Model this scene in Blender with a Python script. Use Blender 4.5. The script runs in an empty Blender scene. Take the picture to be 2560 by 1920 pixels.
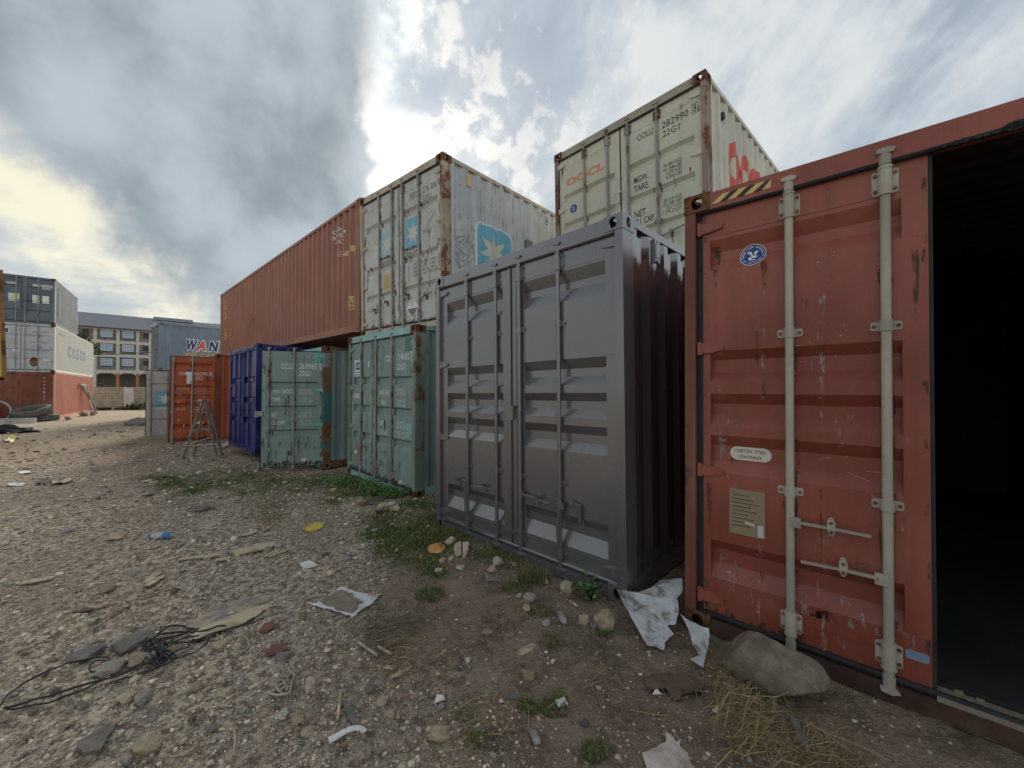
import bpy, bmesh, math, random
import numpy as np
from mathutils import Vector, Matrix

random.seed(7)
RNG = np.random.default_rng(11)
SC = bpy.context.scene
COL = SC.collection
rad = math.radians

# ------------------------------------------------------------------ camera
F_PX, PITCH, ROLL, EYE = 992.8, rad(0.62), rad(-0.204), 1.6
cam_d = bpy.data.cameras.new('camera')
cam_d.sensor_width = 36.0
cam_d.lens = F_PX / 2560 * 36
cam_d.clip_start, cam_d.clip_end = 0.05, 3000
cam = bpy.data.objects.new('camera', cam_d)
COL.objects.link(cam)
fw = Vector((0, math.cos(PITCH), math.sin(PITCH)))
up0 = Vector((0, -math.sin(PITCH), math.cos(PITCH)))
rt0 = Vector((1, 0, 0))
rt = rt0 * math.cos(ROLL) + up0 * math.sin(ROLL)
up = rt.cross(fw)
M = Matrix.Identity(4)
for i in range(3):
    M[i][0], M[i][1], M[i][2] = rt[i], up[i], -fw[i]
M[0][3], M[1][3], M[2][3] = 0, 0, EYE
cam.matrix_world = M
SC.camera = cam

# ------------------------------------------------------------------ exposure and engine
SC.view_settings.view_transform = 'Standard'
SC.view_settings.look = 'None'
SC.view_settings.exposure = 0.0
SC.view_settings.gamma = 1.0
SC.view_settings.use_curve_mapping = False
SC.render.engine = 'CYCLES'
SC.cycles.use_denoising = True
SC.cycles.max_bounces = 6

# ------------------------------------------------------------------ node helpers
class NT:
    def __init__(s, tree):
        s.t = tree; s.n = tree.nodes; s.l = tree.links
    def new(s, typ, **kw):
        n = s.n.new(typ)
        for k, v in kw.items(): setattr(n, k, v)
        return n
    def put(s, sock, v):
        if isinstance(v, bpy.types.NodeSocket): s.l.new(v, sock)
        elif v is not None:
            if hasattr(sock, 'default_value'):
                dv = sock.default_value
                if hasattr(dv, '__len__') and not hasattr(v, '__len__'): v = [v] * len(dv)
                if hasattr(dv, '__len__') and len(dv) == 4 and len(v) == 3: v = (*v, 1)
                sock.default_value = v
    def m(s, op, a, b=None, c=None, clamp=False):
        n = s.new('ShaderNodeMath', operation=op, use_clamp=clamp)
        s.put(n.inputs[0], a); s.put(n.inputs[1], b); s.put(n.inputs[2], c)
        return n.outputs[0]
    def v(s, op, a, b=None, out=0):
        n = s.new('ShaderNodeVectorMath', operation=op)
        s.put(n.inputs[0], a)
        if op == 'SCALE': s.put(n.inputs[3], b)
        elif b is not None: s.put(n.inputs[1], b)
        return n.outputs[out]
    def dot(s, a, b): return s.v('DOT_PRODUCT', a, b, out=1)
    def smooth(s, x, lo, hi, a=0.0, b=1.0):
        n = s.new('ShaderNodeMapRange', interpolation_type='SMOOTHSTEP')
        for i, q in enumerate((x, lo, hi, a, b)): s.put(n.inputs[i], q)
        return n.outputs[0]
    def noise(s, vec, scale=1.0, detail=4.0, rough=0.55, dist=0.0):
        n = s.new('ShaderNodeTexNoise')
        s.put(n.inputs['Vector'], vec); s.put(n.inputs['Scale'], scale); s.put(n.inputs['Detail'], detail)
        s.put(n.inputs['Roughness'], rough); s.put(n.inputs['Distortion'], dist)
        return n.outputs[0]
    def mix(s, f, a, b, mode='MIX'):
        n = s.new('ShaderNodeMix', data_type='RGBA', blend_type=mode)
        s.put(n.inputs[0], f); s.put(n.inputs[6], a); s.put(n.inputs[7], b)
        return n.outputs[2]
    def comb(s, x, y, z):
        n = s.new('ShaderNodeCombineXYZ')
        s.put(n.inputs[0], x); s.put(n.inputs[1], y); s.put(n.inputs[2], z)
        return n.outputs[0]

# ------------------------------------------------------------------ sky and sun
SUN_AZ, SUN_EL = rad(-18.0), rad(27.5)
sun_dir = Vector((math.sin(SUN_AZ) * math.cos(SUN_EL), math.cos(SUN_AZ) * math.cos(SUN_EL), math.sin(SUN_EL)))
W_ = bpy.data.worlds.new('World'); SC.world = W_; W_.use_nodes = True
t = NT(W_.node_tree); t.n.clear()
tc = t.new('ShaderNodeTexCoord'); D = tc.outputs['Generated']
sky = t.new('ShaderNodeTexSky', sky_type='NISHITA', sun_disc=False, sun_elevation=SUN_EL, sun_rotation=SUN_AZ)
sky.air_density = 1.0; sky.dust_density = 1.5; sky.ozone_density = 1.5
bg1 = t.new('ShaderNodeBackground'); t.put(bg1.inputs[0], sky.outputs[0]); t.put(bg1.inputs[1], 0.07)
sx = t.new('ShaderNodeSeparateXYZ'); t.put(sx.inputs[0], D)
X, Y, Z = sx.outputs
zc = t.m('ADD', t.m('MAXIMUM', Z, 0.0), 0.28)
PL = t.comb(t.m('DIVIDE', X, zc), t.m('DIVIDE', Y, zc), 0.0)          # cloud-layer coordinates
c0 = lambda n: t.m('SUBTRACT', n, 0.5)
n_big = t.noise(PL, 0.8, 5, 0.5, 0.5)
n_mid = t.noise(PL, 2.1, 8, 0.60, 0.6)
n_e1 = t.noise(D, 2.6, 3, 0.5, 0.1)
n_e2 = t.noise(D, 7.5, 9, 0.60, 0.15)
n_e3 = t.noise(D, 21.0, 6, 0.6, 0.3)
n_h = t.noise(t.v('MULTIPLY', D, (1.0, 1.0, 2.8)), 3.4, 8, 0.58, 0.1)
DS = t.comb(t.m('MULTIPLY', t.dot(D, (0.72, 0.10, 0.69)), 1.5), t.m('MULTIPLY', t.dot(D, (0.69, -0.15, -0.72)), 3.6), t.m('MULTIPLY', Y, 1.6))   # long axis of the streets of cloud
n_str = t.noise(DS, 1.6, 9, 0.58, 0.15)
# the dark bank: bounded by two great circles, edges broken by noise
wob = t.m('ADD', t.m('ADD', t.m('MULTIPLY', c0(n_e1), 0.16), t.m('MULTIPLY', c0(n_e2), 0.22)), t.m('MULTIPLY', c0(n_e3), 0.05))
d1 = t.m('ADD', t.dot(D, (0.70, 0.385, 1.0)), t.m('MULTIPLY', wob, 1.25))
d2 = t.m('ADD', t.dot(D, (-1.0, -0.365, 0.04)), t.m('MULTIPLY', wob, 0.80))
bank = t.m('MULTIPLY', t.smooth(d1, -0.02, 0.10), t.smooth(d2, -0.035, 0.055))
n_b = t.noise(D, 3.1, 5, 0.5, 0.15)
bb = t.m('ADD', t.m('MULTIPLY', n_b, 0.8), t.m('MULTIPLY', n_e2, 0.2))
bank_c = t.mix(t.smooth(bb, 0.40, 0.60), (0.28, 0.335, 0.38), (0.50, 0.565, 0.62))
# thin high cloud over the rest
hi_c = t.mix(t.smooth(t.m('ADD', t.m('MULTIPLY', n_str, 0.62), t.m('MULTIPLY', n_e2, 0.38)), 0.42, 0.61), (0.465, 0.54, 0.62), (0.72, 0.755, 0.77))
# low horizon veil
hor = t.smooth(Z, 0.10, 0.42, 1.0, 0.0)
lo_c = t.mix(t.smooth(n_h, 0.42, 0.60), (0.46, 0.54, 0.585), (0.74, 0.75, 0.69))
hi_c = t.mix(t.m('MULTIPLY', hor, 0.95), hi_c, lo_c)
# lit underside rim of the bank, and lit puffs along its broken edge
side = t.smooth(t.dot(D, (-1.0, -0.372, 0.0)), -0.02, 0.10)
rim = t.m('MULTIPLY', t.m('MULTIPLY', t.smooth(d1, -0.15, -0.04), t.smooth(d1, 0.0, 0.10, 1.0, 0.0)), side)
hi_c = t.mix(t.m('MULTIPLY', rim, t.smooth(n_h, 0.38, 0.54)), hi_c, (0.95, 0.91, 0.72))
sd = t.m('MAXIMUM', t.dot(D, tuple(sun_dir)), 0.0)
near = t.m('POWER', sd, 12.0)
puff = t.m('MULTIPLY', t.smooth(t.m('ADD', n_e2, t.m('MULTIPLY', c0(n_e3), 0.6)), 0.52, 0.62), near)
hi_c = t.mix(puff, hi_c, (1.02, 1.0, 0.93))
cl = t.mix(bank, hi_c, bank_c)
# sun behind the thin edge of the bank
thin = t.m('SUBTRACT', 1.0, t.m('MULTIPLY', bank, 0.92))
g1 = t.m('MULTIPLY', t.m('POWER', sd, 300.0), 1.5)
g2 = t.m('MULTIPLY', t.m('MULTIPLY', t.m('POWER', sd, 70.0), 0.45), t.smooth(n_e2, 0.38, 0.60, 0.25, 1.0))
g3 = t.m('MULTIPLY', t.m('POWER', sd, 10.0), 0.05)
fr = t.m('MULTIPLY', t.m('MULTIPLY', t.smooth(d2, -0.085, -0.02), t.smooth(d2, -0.02, 0.06, 1.0, 0.0)), t.smooth(n_e2, 0.36, 0.56, 0.35, 1.0))
fr = t.m('MULTIPLY', t.m('MULTIPLY', fr, 0.48), t.smooth(t.dot(D, (0, 1, 0)), 0.1, 0.5))
gl = t.m('MULTIPLY', t.m('ADD', t.m('ADD', g1, g2), t.m('ADD', g3, fr)), thin)
cl = t.v('ADD', cl, t.v('SCALE', (1.0, 0.965, 0.86), gl))
# sky away from the sun raised to fill the container fronts, like front-lit cloud
cl = t.v('SCALE', cl, t.smooth(t.dot(D, tuple(sun_dir)), -0.75, 0.45, 1.3, 1.0))
bg2 = t.new('ShaderNodeBackground'); t.put(bg2.inputs[0], cl); t.put(bg2.inputs[1], 1.0)
# clear gaps let the blue through where the high cloud is thinnest
cover = t.m('MAXIMUM', bank, t.smooth(t.m('ADD', n_str, t.m('MULTIPLY', c0(n_mid), 0.5)), 0.30, 0.48, 0.66, 1.0))
mixs = t.new('ShaderNodeMixShader'); t.put(mixs.inputs[0], cover)
t.l.new(bg1.outputs[0], mixs.inputs[1]); t.l.new(bg2.outputs[0], mixs.inputs[2])
wo = t.new('ShaderNodeOutputWorld'); t.l.new(mixs.outputs[0], wo.inputs[0])

sl = bpy.data.lights.new('sun', 'SUN'); sl.energy = 4.6; sl.angle = rad(22); sl.color = (1.0, 0.94, 0.84)
so = bpy.data.objects.new('sun', sl); COL.objects.link(so)
so.rotation_euler = (-sun_dir).to_track_quat('-Z', 'Y').to_euler()

# ------------------------------------------------------------------ materials
MATS = {}
def mat_base(name):
    m = bpy.data.materials.new(name); m.use_nodes = True
    n = NT(m.node_tree); b = n.n['Principled BSDF']
    MATS[name] = m
    return m, n, b

def simple(name, col, rough=0.7, metal=0.0, var=0.25, scale=6.0, bump=0.0, attr=None, spec=0.5):
    m, n, b = mat_base(name)
    tcn = n.new('ShaderNodeTexCoord').outputs['Object']
    ns = n.noise(tcn, scale, 6, 0.6)
    c = n.mix(n.smooth(ns, 0.3, 0.7), tuple(x * (1 - var) for x in col), tuple(min(1, x * (1 + var)) for x in col))
    if attr:
        a = n.new('ShaderNodeAttribute', attribute_name=attr)
        c = n.mix(1.0, c, a.outputs[0], 'MULTIPLY')
    n.put(b.inputs['Base Color'], c); n.put(b.inputs['Roughness'], rough); n.put(b.inputs['Metallic'], metal)
    b.inputs['Specular IOR Level'].default_value = spec
    if bump:
        bp = n.new('ShaderNodeBump'); n.put(bp.inputs['Strength'], 0.6); n.put(bp.inputs['Distance'], bump)
        n.put(bp.inputs['Height'], n.noise(tcn, scale * 4, 8, 0.65)); n.l.new(bp.outputs[0], b.inputs['Normal'])
    return m

def paint(name, col, rust=0.25, rough=0.5, fade=0.18, dirt=0.3, rustcol=(0.10, 0.042, 0.02), streak=0.5, tint=None, chips=0.3, cell=3.2):
    """weathered steel paint: fading, runs, dust, chips and rust"""
    m, n, b = mat_base(name)
    tcn = n.new('ShaderNodeTexCoord').outputs['Object']
    rnd = n.new('ShaderNodeObjectInfo').outputs['Random']
    off = n.v('ADD', tcn, n.comb(n.m('MULTIPLY', rnd, 37.0), n.m('MULTIPLY', rnd, 19.0), n.m('MULTIPLY', rnd, 11.0)))
    big = n.noise(off, 0.9, 4, 0.55, 0.3)
    med = n.noise(off, cell, 8, 0.68, 0.2)
    fin = n.noise(off, 34.0, 5, 0.6)
    st = n.noise(n.v('MULTIPLY', off, (9.0, 9.0, 0.55)), 1.0, 6, 0.6)
    st2 = n.noise(n.v('MULTIPLY', off, (24.0, 24.0, 0.9)), 1.0, 4, 0.6)
    lo = tuple(x * (1 - fade) for x in col); hi = tuple(min(1, x * (1 + fade) + 0.015 * fade * 5) for x in col)
    c = n.mix(n.smooth(big, 0.32, 0.68), lo, hi)
    c = n.mix(n.m('MULTIPLY', n.smooth(st, 0.47, 0.70), streak * 0.75), c, tuple(x * 0.55 for x in col))
    c = n.mix(n.m('MULTIPLY', n.smooth(st2, 0.50, 0.70), streak * 0.4), c, tuple(min(1, x * 1.35 + 0.02) for x in col))
    dust = n.smooth(n.m('ADD', n.m('MULTIPLY', med, 0.6), n.m('MULTIPLY', big, 0.4)), 0.44, 0.64)
    c = n.mix(n.m('MULTIPLY', dust, dirt * 0.75), c, (0.19, 0.155, 0.115))
    c = n.mix(n.m('MULTIPLY', n.smooth(fin, 0.40, 0.62), 0.10), c, tuple(x * 0.5 for x in col))
    rm = n.m('ADD', n.m('MULTIPLY', med, 0.62), n.m('MULTIPLY', st, 0.38))
    th = 0.66 - 0.26 * rust
    rmask = n.smooth(rm, th - 0.02, th + 0.05)
    chip = n.smooth(n.noise(off, 15.0, 6, 0.7), 0.755 - 0.17 * chips, 0.785 - 0.17 * chips)
    rmask = n.m('MAXIMUM', rmask, n.m('MULTIPLY', chip, 0.85))
    halo = n.m('MULTIPLY', n.smooth(rm, th - 0.12, th), 0.35 * min(1.0, rust * 2.5))
    c = n.mix(halo, c, tuple(0.55 * x + 0.45 * y for x, y in zip(col, (0.22, 0.09, 0.035))))
    rc = n.mix(n.smooth(fin, 0.3, 0.7), tuple(x * 0.55 for x in rustcol), tuple(x * 2.1 for x in rustcol))
    c = n.mix(rmask, c, rc)
    n.put(b.inputs['Base Color'], c)
    r = n.mix(rmask, (rough,) * 3, (0.9,) * 3)
    rr = n.new('ShaderNodeSeparateColor'); n.put(rr.inputs[0], r)
    n.put(b.inputs['Roughness'], n.m('ADD', rr.outputs[0], n.m('MULTIPLY', n.m('SUBTRACT', med, 0.5), 0.3), clamp=True))
    b.inputs['Specular IOR Level'].default_value = 0.4
    bp = n.new('ShaderNodeBump'); n.put(bp.inputs['Strength'], 0.35); n.put(bp.inputs['Distance'], 0.004)
    hgt = n.m('SUBTRACT', n.m('ADD', n.m('MULTIPLY', fin, 0.5), n.m('MULTIPLY', med, 1.2)), n.m('MULTIPLY', rmask, 0.5))
    n.put(bp.inputs['Height'], hgt); n.l.new(bp.outputs[0], b.inputs['Normal'])
    return m

def printed(name, col, wear=0.35):
    """painted or stuck-on lettering with worn spots showing darker"""
    m, n, b = mat_base(name)
    tcn = n.new('ShaderNodeTexCoord').outputs['Object']
    k = n.smooth(n.noise(tcn, 14.0, 7, 0.7), 0.55, 0.75)
    c = n.mix(n.m('MULTIPLY', k, wear), col, tuple(x * 0.45 + 0.03 for x in col))
    n.put(b.inputs['Base Color'], c); b.inputs['Roughness'].default_value = 0.6
    return m

simple('rubber', (0.018, 0.018, 0.02), 0.75, var=0.4)
simple('rubber_dusty', (0.05, 0.045, 0.04), 0.85, var=0.5)
simple('dark_hollow', (0.01, 0.01, 0.01), 0.9)
simple('galvanised', (0.36, 0.355, 0.33), 0.55, 0.25, var=0.3, scale=9)
paint('rod_cream', (0.39, 0.36, 0.3), 0.18, 0.55, dirt=0.35, streak=0.3, chips=0.25)
paint('rod_grey', (0.30, 0.295, 0.28), 0.35, 0.55, dirt=0.4)
paint('rust_steel', (0.1823, 0.0837, 0.0473), 0.7, 0.85, fade=0.4, dirt=0.3)
paint('red_paint', (0.26, 0.062, 0.04), 0.10, 0.42, fade=0.2, dirt=0.18, streak=0.4, chips=0.12, rustcol=(0.05, 0.02, 0.012))
paint('red_frame', (0.18, 0.055, 0.035), 0.3, 0.6, fade=0.25, dirt=0.35, rustcol=(0.06, 0.028, 0.018))
paint('sill_dark', (0.06, 0.03, 0.024), 0.35, 0.9, fade=0.4, dirt=0.35, rustcol=(0.05, 0.025, 0.018))  # front sill, much darker brown than the red frame
paint('red_interior', (0.018, 0.016, 0.016), 0.1, 0.85, dirt=0.1, chips=0.0)  # near-black base colour stands in for the shade inside the container
paint('sill_dust', (0.25, 0.215, 0.165), 0.3, 0.95, fade=0.5, dirt=0.8)
paint('slate_paint', (0.092, 0.089, 0.094), 0.0, 0.30, fade=0.10, dirt=0.08, streak=0.15, chips=0.0)
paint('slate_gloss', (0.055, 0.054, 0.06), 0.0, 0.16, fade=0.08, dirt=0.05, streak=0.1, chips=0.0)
for nm in ('slate_gloss', 'slate_paint'):
    bn = MATS[nm].node_tree.nodes['Principled BSDF']; bn.inputs['Coat Weight'].default_value = 1.0; bn.inputs['Coat Roughness'].default_value = 0.10 if nm == 'slate_gloss' else 0.2
    bn.inputs['Coat IOR'].default_value = 1.9 if nm == 'slate_gloss' else 1.75
    bn.inputs['Specular IOR Level'].default_value = 0.8
paint('cream_paint', (0.6, 0.59, 0.485), 0.10, 0.55, fade=0.08, dirt=0.16, rustcol=(0.20, 0.085, 0.03), streak=0.25, chips=0.16)
paint('cream_side', (0.624, 0.618, 0.516), 0.14, 0.6, fade=0.12, dirt=0.25, rustcol=(0.16, 0.075, 0.04), streak=0.6, chips=0.22)
paint('cream_header', (0.384, 0.36, 0.282), 0.24, 0.65, fade=0.2, dirt=0.5)
paint('cream_post', (0.33, 0.27, 0.22), 0.62, 0.75, fade=0.3, dirt=0.5, rustcol=(0.12, 0.055, 0.032))
paint('grey_door', (0.525, 0.5312, 0.5063), 0.13, 0.6, fade=0.10, dirt=0.3, rustcol=(0.13, 0.075, 0.04), streak=0.4, chips=0.3)
paint('grey_side', (0.525, 0.55, 0.575), 0.20, 0.55, fade=0.12, dirt=0.25, rustcol=(0.15, 0.08, 0.045), streak=0.6, chips=0.35)
paint('grey_rail', (0.504, 0.444, 0.348), 0.30, 0.7, fade=0.2, dirt=0.5)
paint('peeling_post', (0.45, 0.3875, 0.3), 0.68, 0.85, fade=0.3, dirt=0.4, rustcol=(0.13, 0.05, 0.028), cell=4.5)
paint('teal_paint', (0.225, 0.315, 0.295), 0.11, 0.55, fade=0.13, dirt=0.32, rustcol=(0.07, 0.04, 0.02), streak=0.55, chips=0.2)
paint('teal_light', (0.27, 0.486, 0.486), 0.12, 0.55, fade=0.13, dirt=0.25, streak=0.5, chips=0.2)
paint('teal_fresh', (0.102, 0.396, 0.384), 0.05, 0.5, fade=0.12, dirt=0.2, streak=0.3, chips=0.1)
paint('teal_dark', (0.055, 0.18, 0.165), 0.05, 0.5, fade=0.12, dirt=0.2)
paint('teal_post', (0.208, 0.286, 0.247), 0.46, 0.7, fade=0.25, dirt=0.5, rustcol=(0.11, 0.052, 0.025))
paint('rust_post', (0.1875, 0.125, 0.0688), 0.66, 0.85, fade=0.35, dirt=0.4, rustcol=(0.13, 0.058, 0.024))
paint('brown_paint', (0.33, 0.135, 0.095), 0.16, 0.55, fade=0.10, dirt=0.2, rustcol=(0.09, 0.035, 0.02), streak=0.4, chips=0.15)
paint('brown_post', (0.308, 0.14, 0.091), 0.40, 0.7, fade=0.2, dirt=0.4, rustcol=(0.13, 0.06, 0.03))
paint('royal_blue', (0.009, 0.021, 0.165), 0.05, 0.32, fade=0.25, dirt=0.12, streak=0.3, chips=0.1)
paint('orange_paint', (0.44, 0.092, 0.03), 0.14, 0.5, fade=0.14, dirt=0.25, rustcol=(0.07, 0.032, 0.018), streak=0.4, chips=0.15)
paint('orange_dark', (0.208, 0.0585, 0.026), 0.35, 0.6, fade=0.2, dirt=0.4)
paint('steel_blue', (0.1755, 0.2362, 0.3172), 0.14, 0.55, fade=0.14, dirt=0.3, streak=0.5, chips=0.2)
paint('pale_grey', (0.468, 0.494, 0.52), 0.2, 0.6, fade=0.12, dirt=0.35, streak=0.5)
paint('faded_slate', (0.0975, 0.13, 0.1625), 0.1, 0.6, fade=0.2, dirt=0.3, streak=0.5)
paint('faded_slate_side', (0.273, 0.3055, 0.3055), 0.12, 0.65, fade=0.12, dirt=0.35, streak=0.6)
paint('offwhite', (0.62, 0.62, 0.54), 0.08, 0.6, fade=0.06, dirt=0.2, streak=0.35, chips=0.1)
paint('sunned_orange', (0.552, 0.21, 0.138), 0.10, 0.65, fade=0.1, dirt=0.25, streak=0.45)
paint('rusty_maroon', (0.21, 0.063, 0.039), 0.38, 0.75, fade=0.25, dirt=0.35, rustcol=(0.07, 0.03, 0.017))
paint('yellow_paint', (0.576, 0.432, 0.084), 0.15, 0.55, fade=0.12, dirt=0.3)
paint('yellow_post', (0.30, 0.15, 0.06), 0.5, 0.7, fade=0.2)
for nm, c in dict(ink_white=(0.74, 0.74, 0.70), ink_dim=(0.50, 0.46, 0.40), ink_black=(0.02, 0.02, 0.022), ink_orange=(0.62, 0.27, 0.13), ink_red=(0.62, 0.095, 0.06),
                  ink_blue=(0.03, 0.075, 0.30), ink_navy=(0.015, 0.03, 0.16), ink_sky=(0.15, 0.43, 0.60), ink_sky_pale=(0.30, 0.50, 0.58), ink_yellow=(0.60, 0.38, 0.05), ink_cream=(0.60, 0.58, 0.50),
                  ink_grey=(0.16, 0.16, 0.165), ink_tan=(0.26, 0.20, 0.12), ink_violet=(0.25, 0.32, 0.55), ink_slate=(0.16, 0.22, 0.32), ink_fade=(0.30, 0.33, 0.45)).items():
    printed(nm, c)
def stain(name, c1, c2, lo, hi):
    m, n, b = mat_base(name); tc_ = n.new('ShaderNodeTexCoord').outputs['Object']
    a = n.noise(n.v('MULTIPLY', tc_, (26.0, 26.0, 7.0)), 1.0, 7, 0.65); f = n.noise(tc_, 60.0, 4, 0.6)
    n.put(b.inputs['Base Color'], n.mix(f, c1, c2)); b.inputs['Roughness'].default_value = 0.9
    n.put(b.inputs['Alpha'], n.smooth(a, lo, hi, 0.0, 0.85))
stain('rust_stain', (0.16, 0.07, 0.03), (0.075, 0.032, 0.018), 0.42, 0.60)
stain('grime_stain', (0.05, 0.04, 0.032), (0.09, 0.075, 0.055), 0.44, 0.62)
stain('scuff_stain', (0.46, 0.36, 0.31), (0.34, 0.25, 0.22), 0.52, 0.68)
printed('ink_worn', (0.52, 0.52, 0.49), 0.8)
printed('sticker_blue', (0.018, 0.055, 0.25), 0.15)
printed('ink_amber', (0.62, 0.44, 0.16), 0.5)

# ------------------------------------------------------------------ mesh builder
class MB:
    def __init__(s): s.v = []; s.f = []
    def add(s, vs, fs):
        k = len(s.v); s.v += [tuple(p) for p in vs]; s.f += [tuple(i + k for i in f) for f in fs]
    def box(s, x0, x1, y0, y1, z0, z1):
        s.add([(x0, y0, z0), (x1, y0, z0), (x1, y1, z0), (x0, y1, z0), (x0, y0, z1), (x1, y0, z1), (x1, y1, z1), (x0, y1, z1)],
              [(0, 3, 2, 1), (4, 5, 6, 7), (0, 1, 5, 4), (1, 2, 6, 5), (2, 3, 7, 6), (3, 0, 4, 7)])
    def quad(s, a, b, c, d): s.add([a, b, c, d], [(0, 1, 2, 3)])
    def beam(s, p, q, w, h, upv=(0, 0, 1)):
        p, q = Vector(p), Vector(q); d = (q - p).normalized(); u = Vector(upv)
        if abs(d.dot(u)) > 0.95: u = Vector((1, 0, 0))
        a = d.cross(u).normalized() * (w / 2); b = a.cross(d).normalized() * (h / 2)
        s.add([p - a - b, p + a - b, p + a + b, p - a + b, q - a - b, q + a - b, q + a + b, q - a + b],
              [(0, 3, 2, 1), (4, 5, 6, 7), (0, 1, 5, 4), (1, 2, 6, 5), (2, 3, 7, 6), (3, 0, 4, 7)])
    def tube(s, pts, r, n=8, cap=True):
        pts = [Vector(p) for p in pts]; R = r if hasattr(r, '__len__') else [r] * len(pts)
        k = len(s.v); prev = None
        for i, p in enumerate(pts):
            d = (pts[min(i + 1, len(pts) - 1)] - pts[max(i - 1, 0)]).normalized()
            if prev is None:
                a = d.cross(Vector((0, 0, 1)));
                if a.length < 0.1: a = d.cross(Vector((1, 0, 0)))
            else: a = prev - d * prev.dot(d)
            a.normalize(); prev = a; b = d.cross(a)
            for j in range(n):
                th = 2 * math.pi * j / n; s.v.append(tuple(p + (a * math.cos(th) + b * math.sin(th)) * R[i]))
        for i in range(len(pts) - 1):
            for j in range(n):
                s.f.append((k + i * n + j, k + i * n + (j + 1) % n, k + (i + 1) * n + (j + 1) % n, k + (i + 1) * n + j))
        if cap:
            s.f.append(tuple(k + j for j in range(n))[::-1]); s.f.append(tuple(k + (len(pts) - 1) * n + j for j in range(n)))
    def disc(s, c, r, axis, n=12, h=0.01):
        c = Vector(c); s.tube([c, c + Vector(axis) * h], r, n)
    def prism(s, poly, y0, y1, plane='xz'):
        n = len(poly)
        if plane == 'xz': vs = [(a, y0, b) for a, b in poly] + [(a, y1, b) for a, b in poly]
        elif plane == 'xy': vs = [(a, b, y0) for a, b in poly] + [(a, b, y1) for a, b in poly]
        else: vs = [(y0, a, b) for a, b in poly] + [(y1, a, b) for a, b in poly]
        s.add(vs, [tuple(range(n)), tuple(range(2 * n - 1, n - 1, -1))] + [(i, i + n, (i + 1) % n + n, (i + 1) % n) for i in range(n)])
    def mesh(s, name, mat, smooth=False):
        me = bpy.data.meshes.new(name); me.from_pydata(s.v, [], s.f)
        bm = bmesh.new(); bm.from_mesh(me); bmesh.ops.recalc_face_normals(bm, faces=bm.faces); bm.to_mesh(me); bm.free()
        if mat: me.materials.append(MATS[mat])
        if smooth: me.shade_smooth()
        return me
    def build(s, name, mat, parent=None, smooth=False, loc=None):
        return link(name, s.mesh(name, mat, smooth), parent, loc)

def link(name, me, parent=None, loc=None):
    o = bpy.data.objects.new(name, me); COL.objects.link(o)
    if parent: o.parent = parent
    if loc is not None: o.location = loc
    return o
def tag(o, label, cat, group=None, kind=None):
    o['label'] = label; o['category'] = cat
    if group: o['group'] = group
    if kind: o['kind'] = kind
    return o
def empty(name, loc=(0, 0, 0), rz=0.0):
    o = bpy.data.objects.new(name, None); o.empty_display_size = 0.3; COL.objects.link(o)
    o.location = loc; o.rotation_euler = (0, 0, rz); return o
def mesh_np(name, V, Fc, mat, smooth=False):
    me = bpy.data.meshes.new(name)
    V = np.asarray(V, np.float32); Fc = np.asarray(Fc, np.int32); k = Fc.shape[1]
    me.vertices.add(len(V)); me.vertices.foreach_set('co', V.ravel())
    me.loops.add(Fc.size); me.loops.foreach_set('vertex_index', Fc.ravel())
    me.polygons.add(len(Fc)); me.polygons.foreach_set('loop_start', np.arange(0, Fc.size, k, dtype=np.int32))
    me.update(calc_edges=True); me.validate()
    if mat: me.materials.append(MATS[mat])
    if smooth: me.shade_smooth()
    return me
def color_attr(me, cols):
    a = me.color_attributes.new('col', 'FLOAT_COLOR', 'POINT')
    c = np.ones((len(me.vertices), 4), np.float32); c[:, :3] = cols
    a.data.foreach_set('color', c.ravel())

# pixel of the photograph -> point on the ground, used for laying out loose things
def ray(px, py):
    a, b = px - 1280, py - 960
    c, s = math.cos(ROLL), math.sin(ROLL)
    x, y = (c * a + s * b) / F_PX, -(-s * a + c * b) / F_PX
    return rt0 * x + fw + up0 * y

# ------------------------------------------------------------------ lettering
GLY = {}
def glyph(txt, bold=0.0):
    key = (txt, bold)
    if key not in GLY:
        cu = bpy.data.curves.new('t', 'FONT'); cu.body = txt; cu.resolution_u = 2; cu.offset = bold
        ob = bpy.data.objects.new('t', cu)
        me = ob.to_mesh()
        V = [(v.co.x, v.co.y) for v in me.vertices]; Fc = [tuple(p.vertices) for p in me.polygons]
        ob.to_mesh_clear(); bpy.data.objects.remove(ob); bpy.data.curves.remove(cu)
        GLY[key] = (V, Fc)
    return GLY[key]
def star_poly(cx, cz, R, r, n=7, a0=90):
    return [(cx + (R if i % 2 == 0 else r) * math.cos(rad(a0 + i * 180 / n)), cz + (R if i % 2 == 0 else r) * math.sin(rad(a0 + i * 180 / n))) for i in range(2 * n)]
def oval(cx, cz, rx, rz, n=28): return [(cx + rx * math.cos(2 * math.pi * i / n), cz + rz * math.sin(2 * math.pi * i / n)) for i in range(n)]
def rrect(x0, x1, z0, z1, r, n=5):
    p = []
    for cx, cz, a in ((x1 - r, z1 - r, 0), (x0 + r, z1 - r, 90), (x0 + r, z0 + r, 180), (x1 - r, z0 + r, 270)):
        for i in range(n + 1): p.append((cx + r * math.cos(rad(a + 90 * i / n)), cz + r * math.sin(rad(a + 90 * i / n))))
    return p
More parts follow.
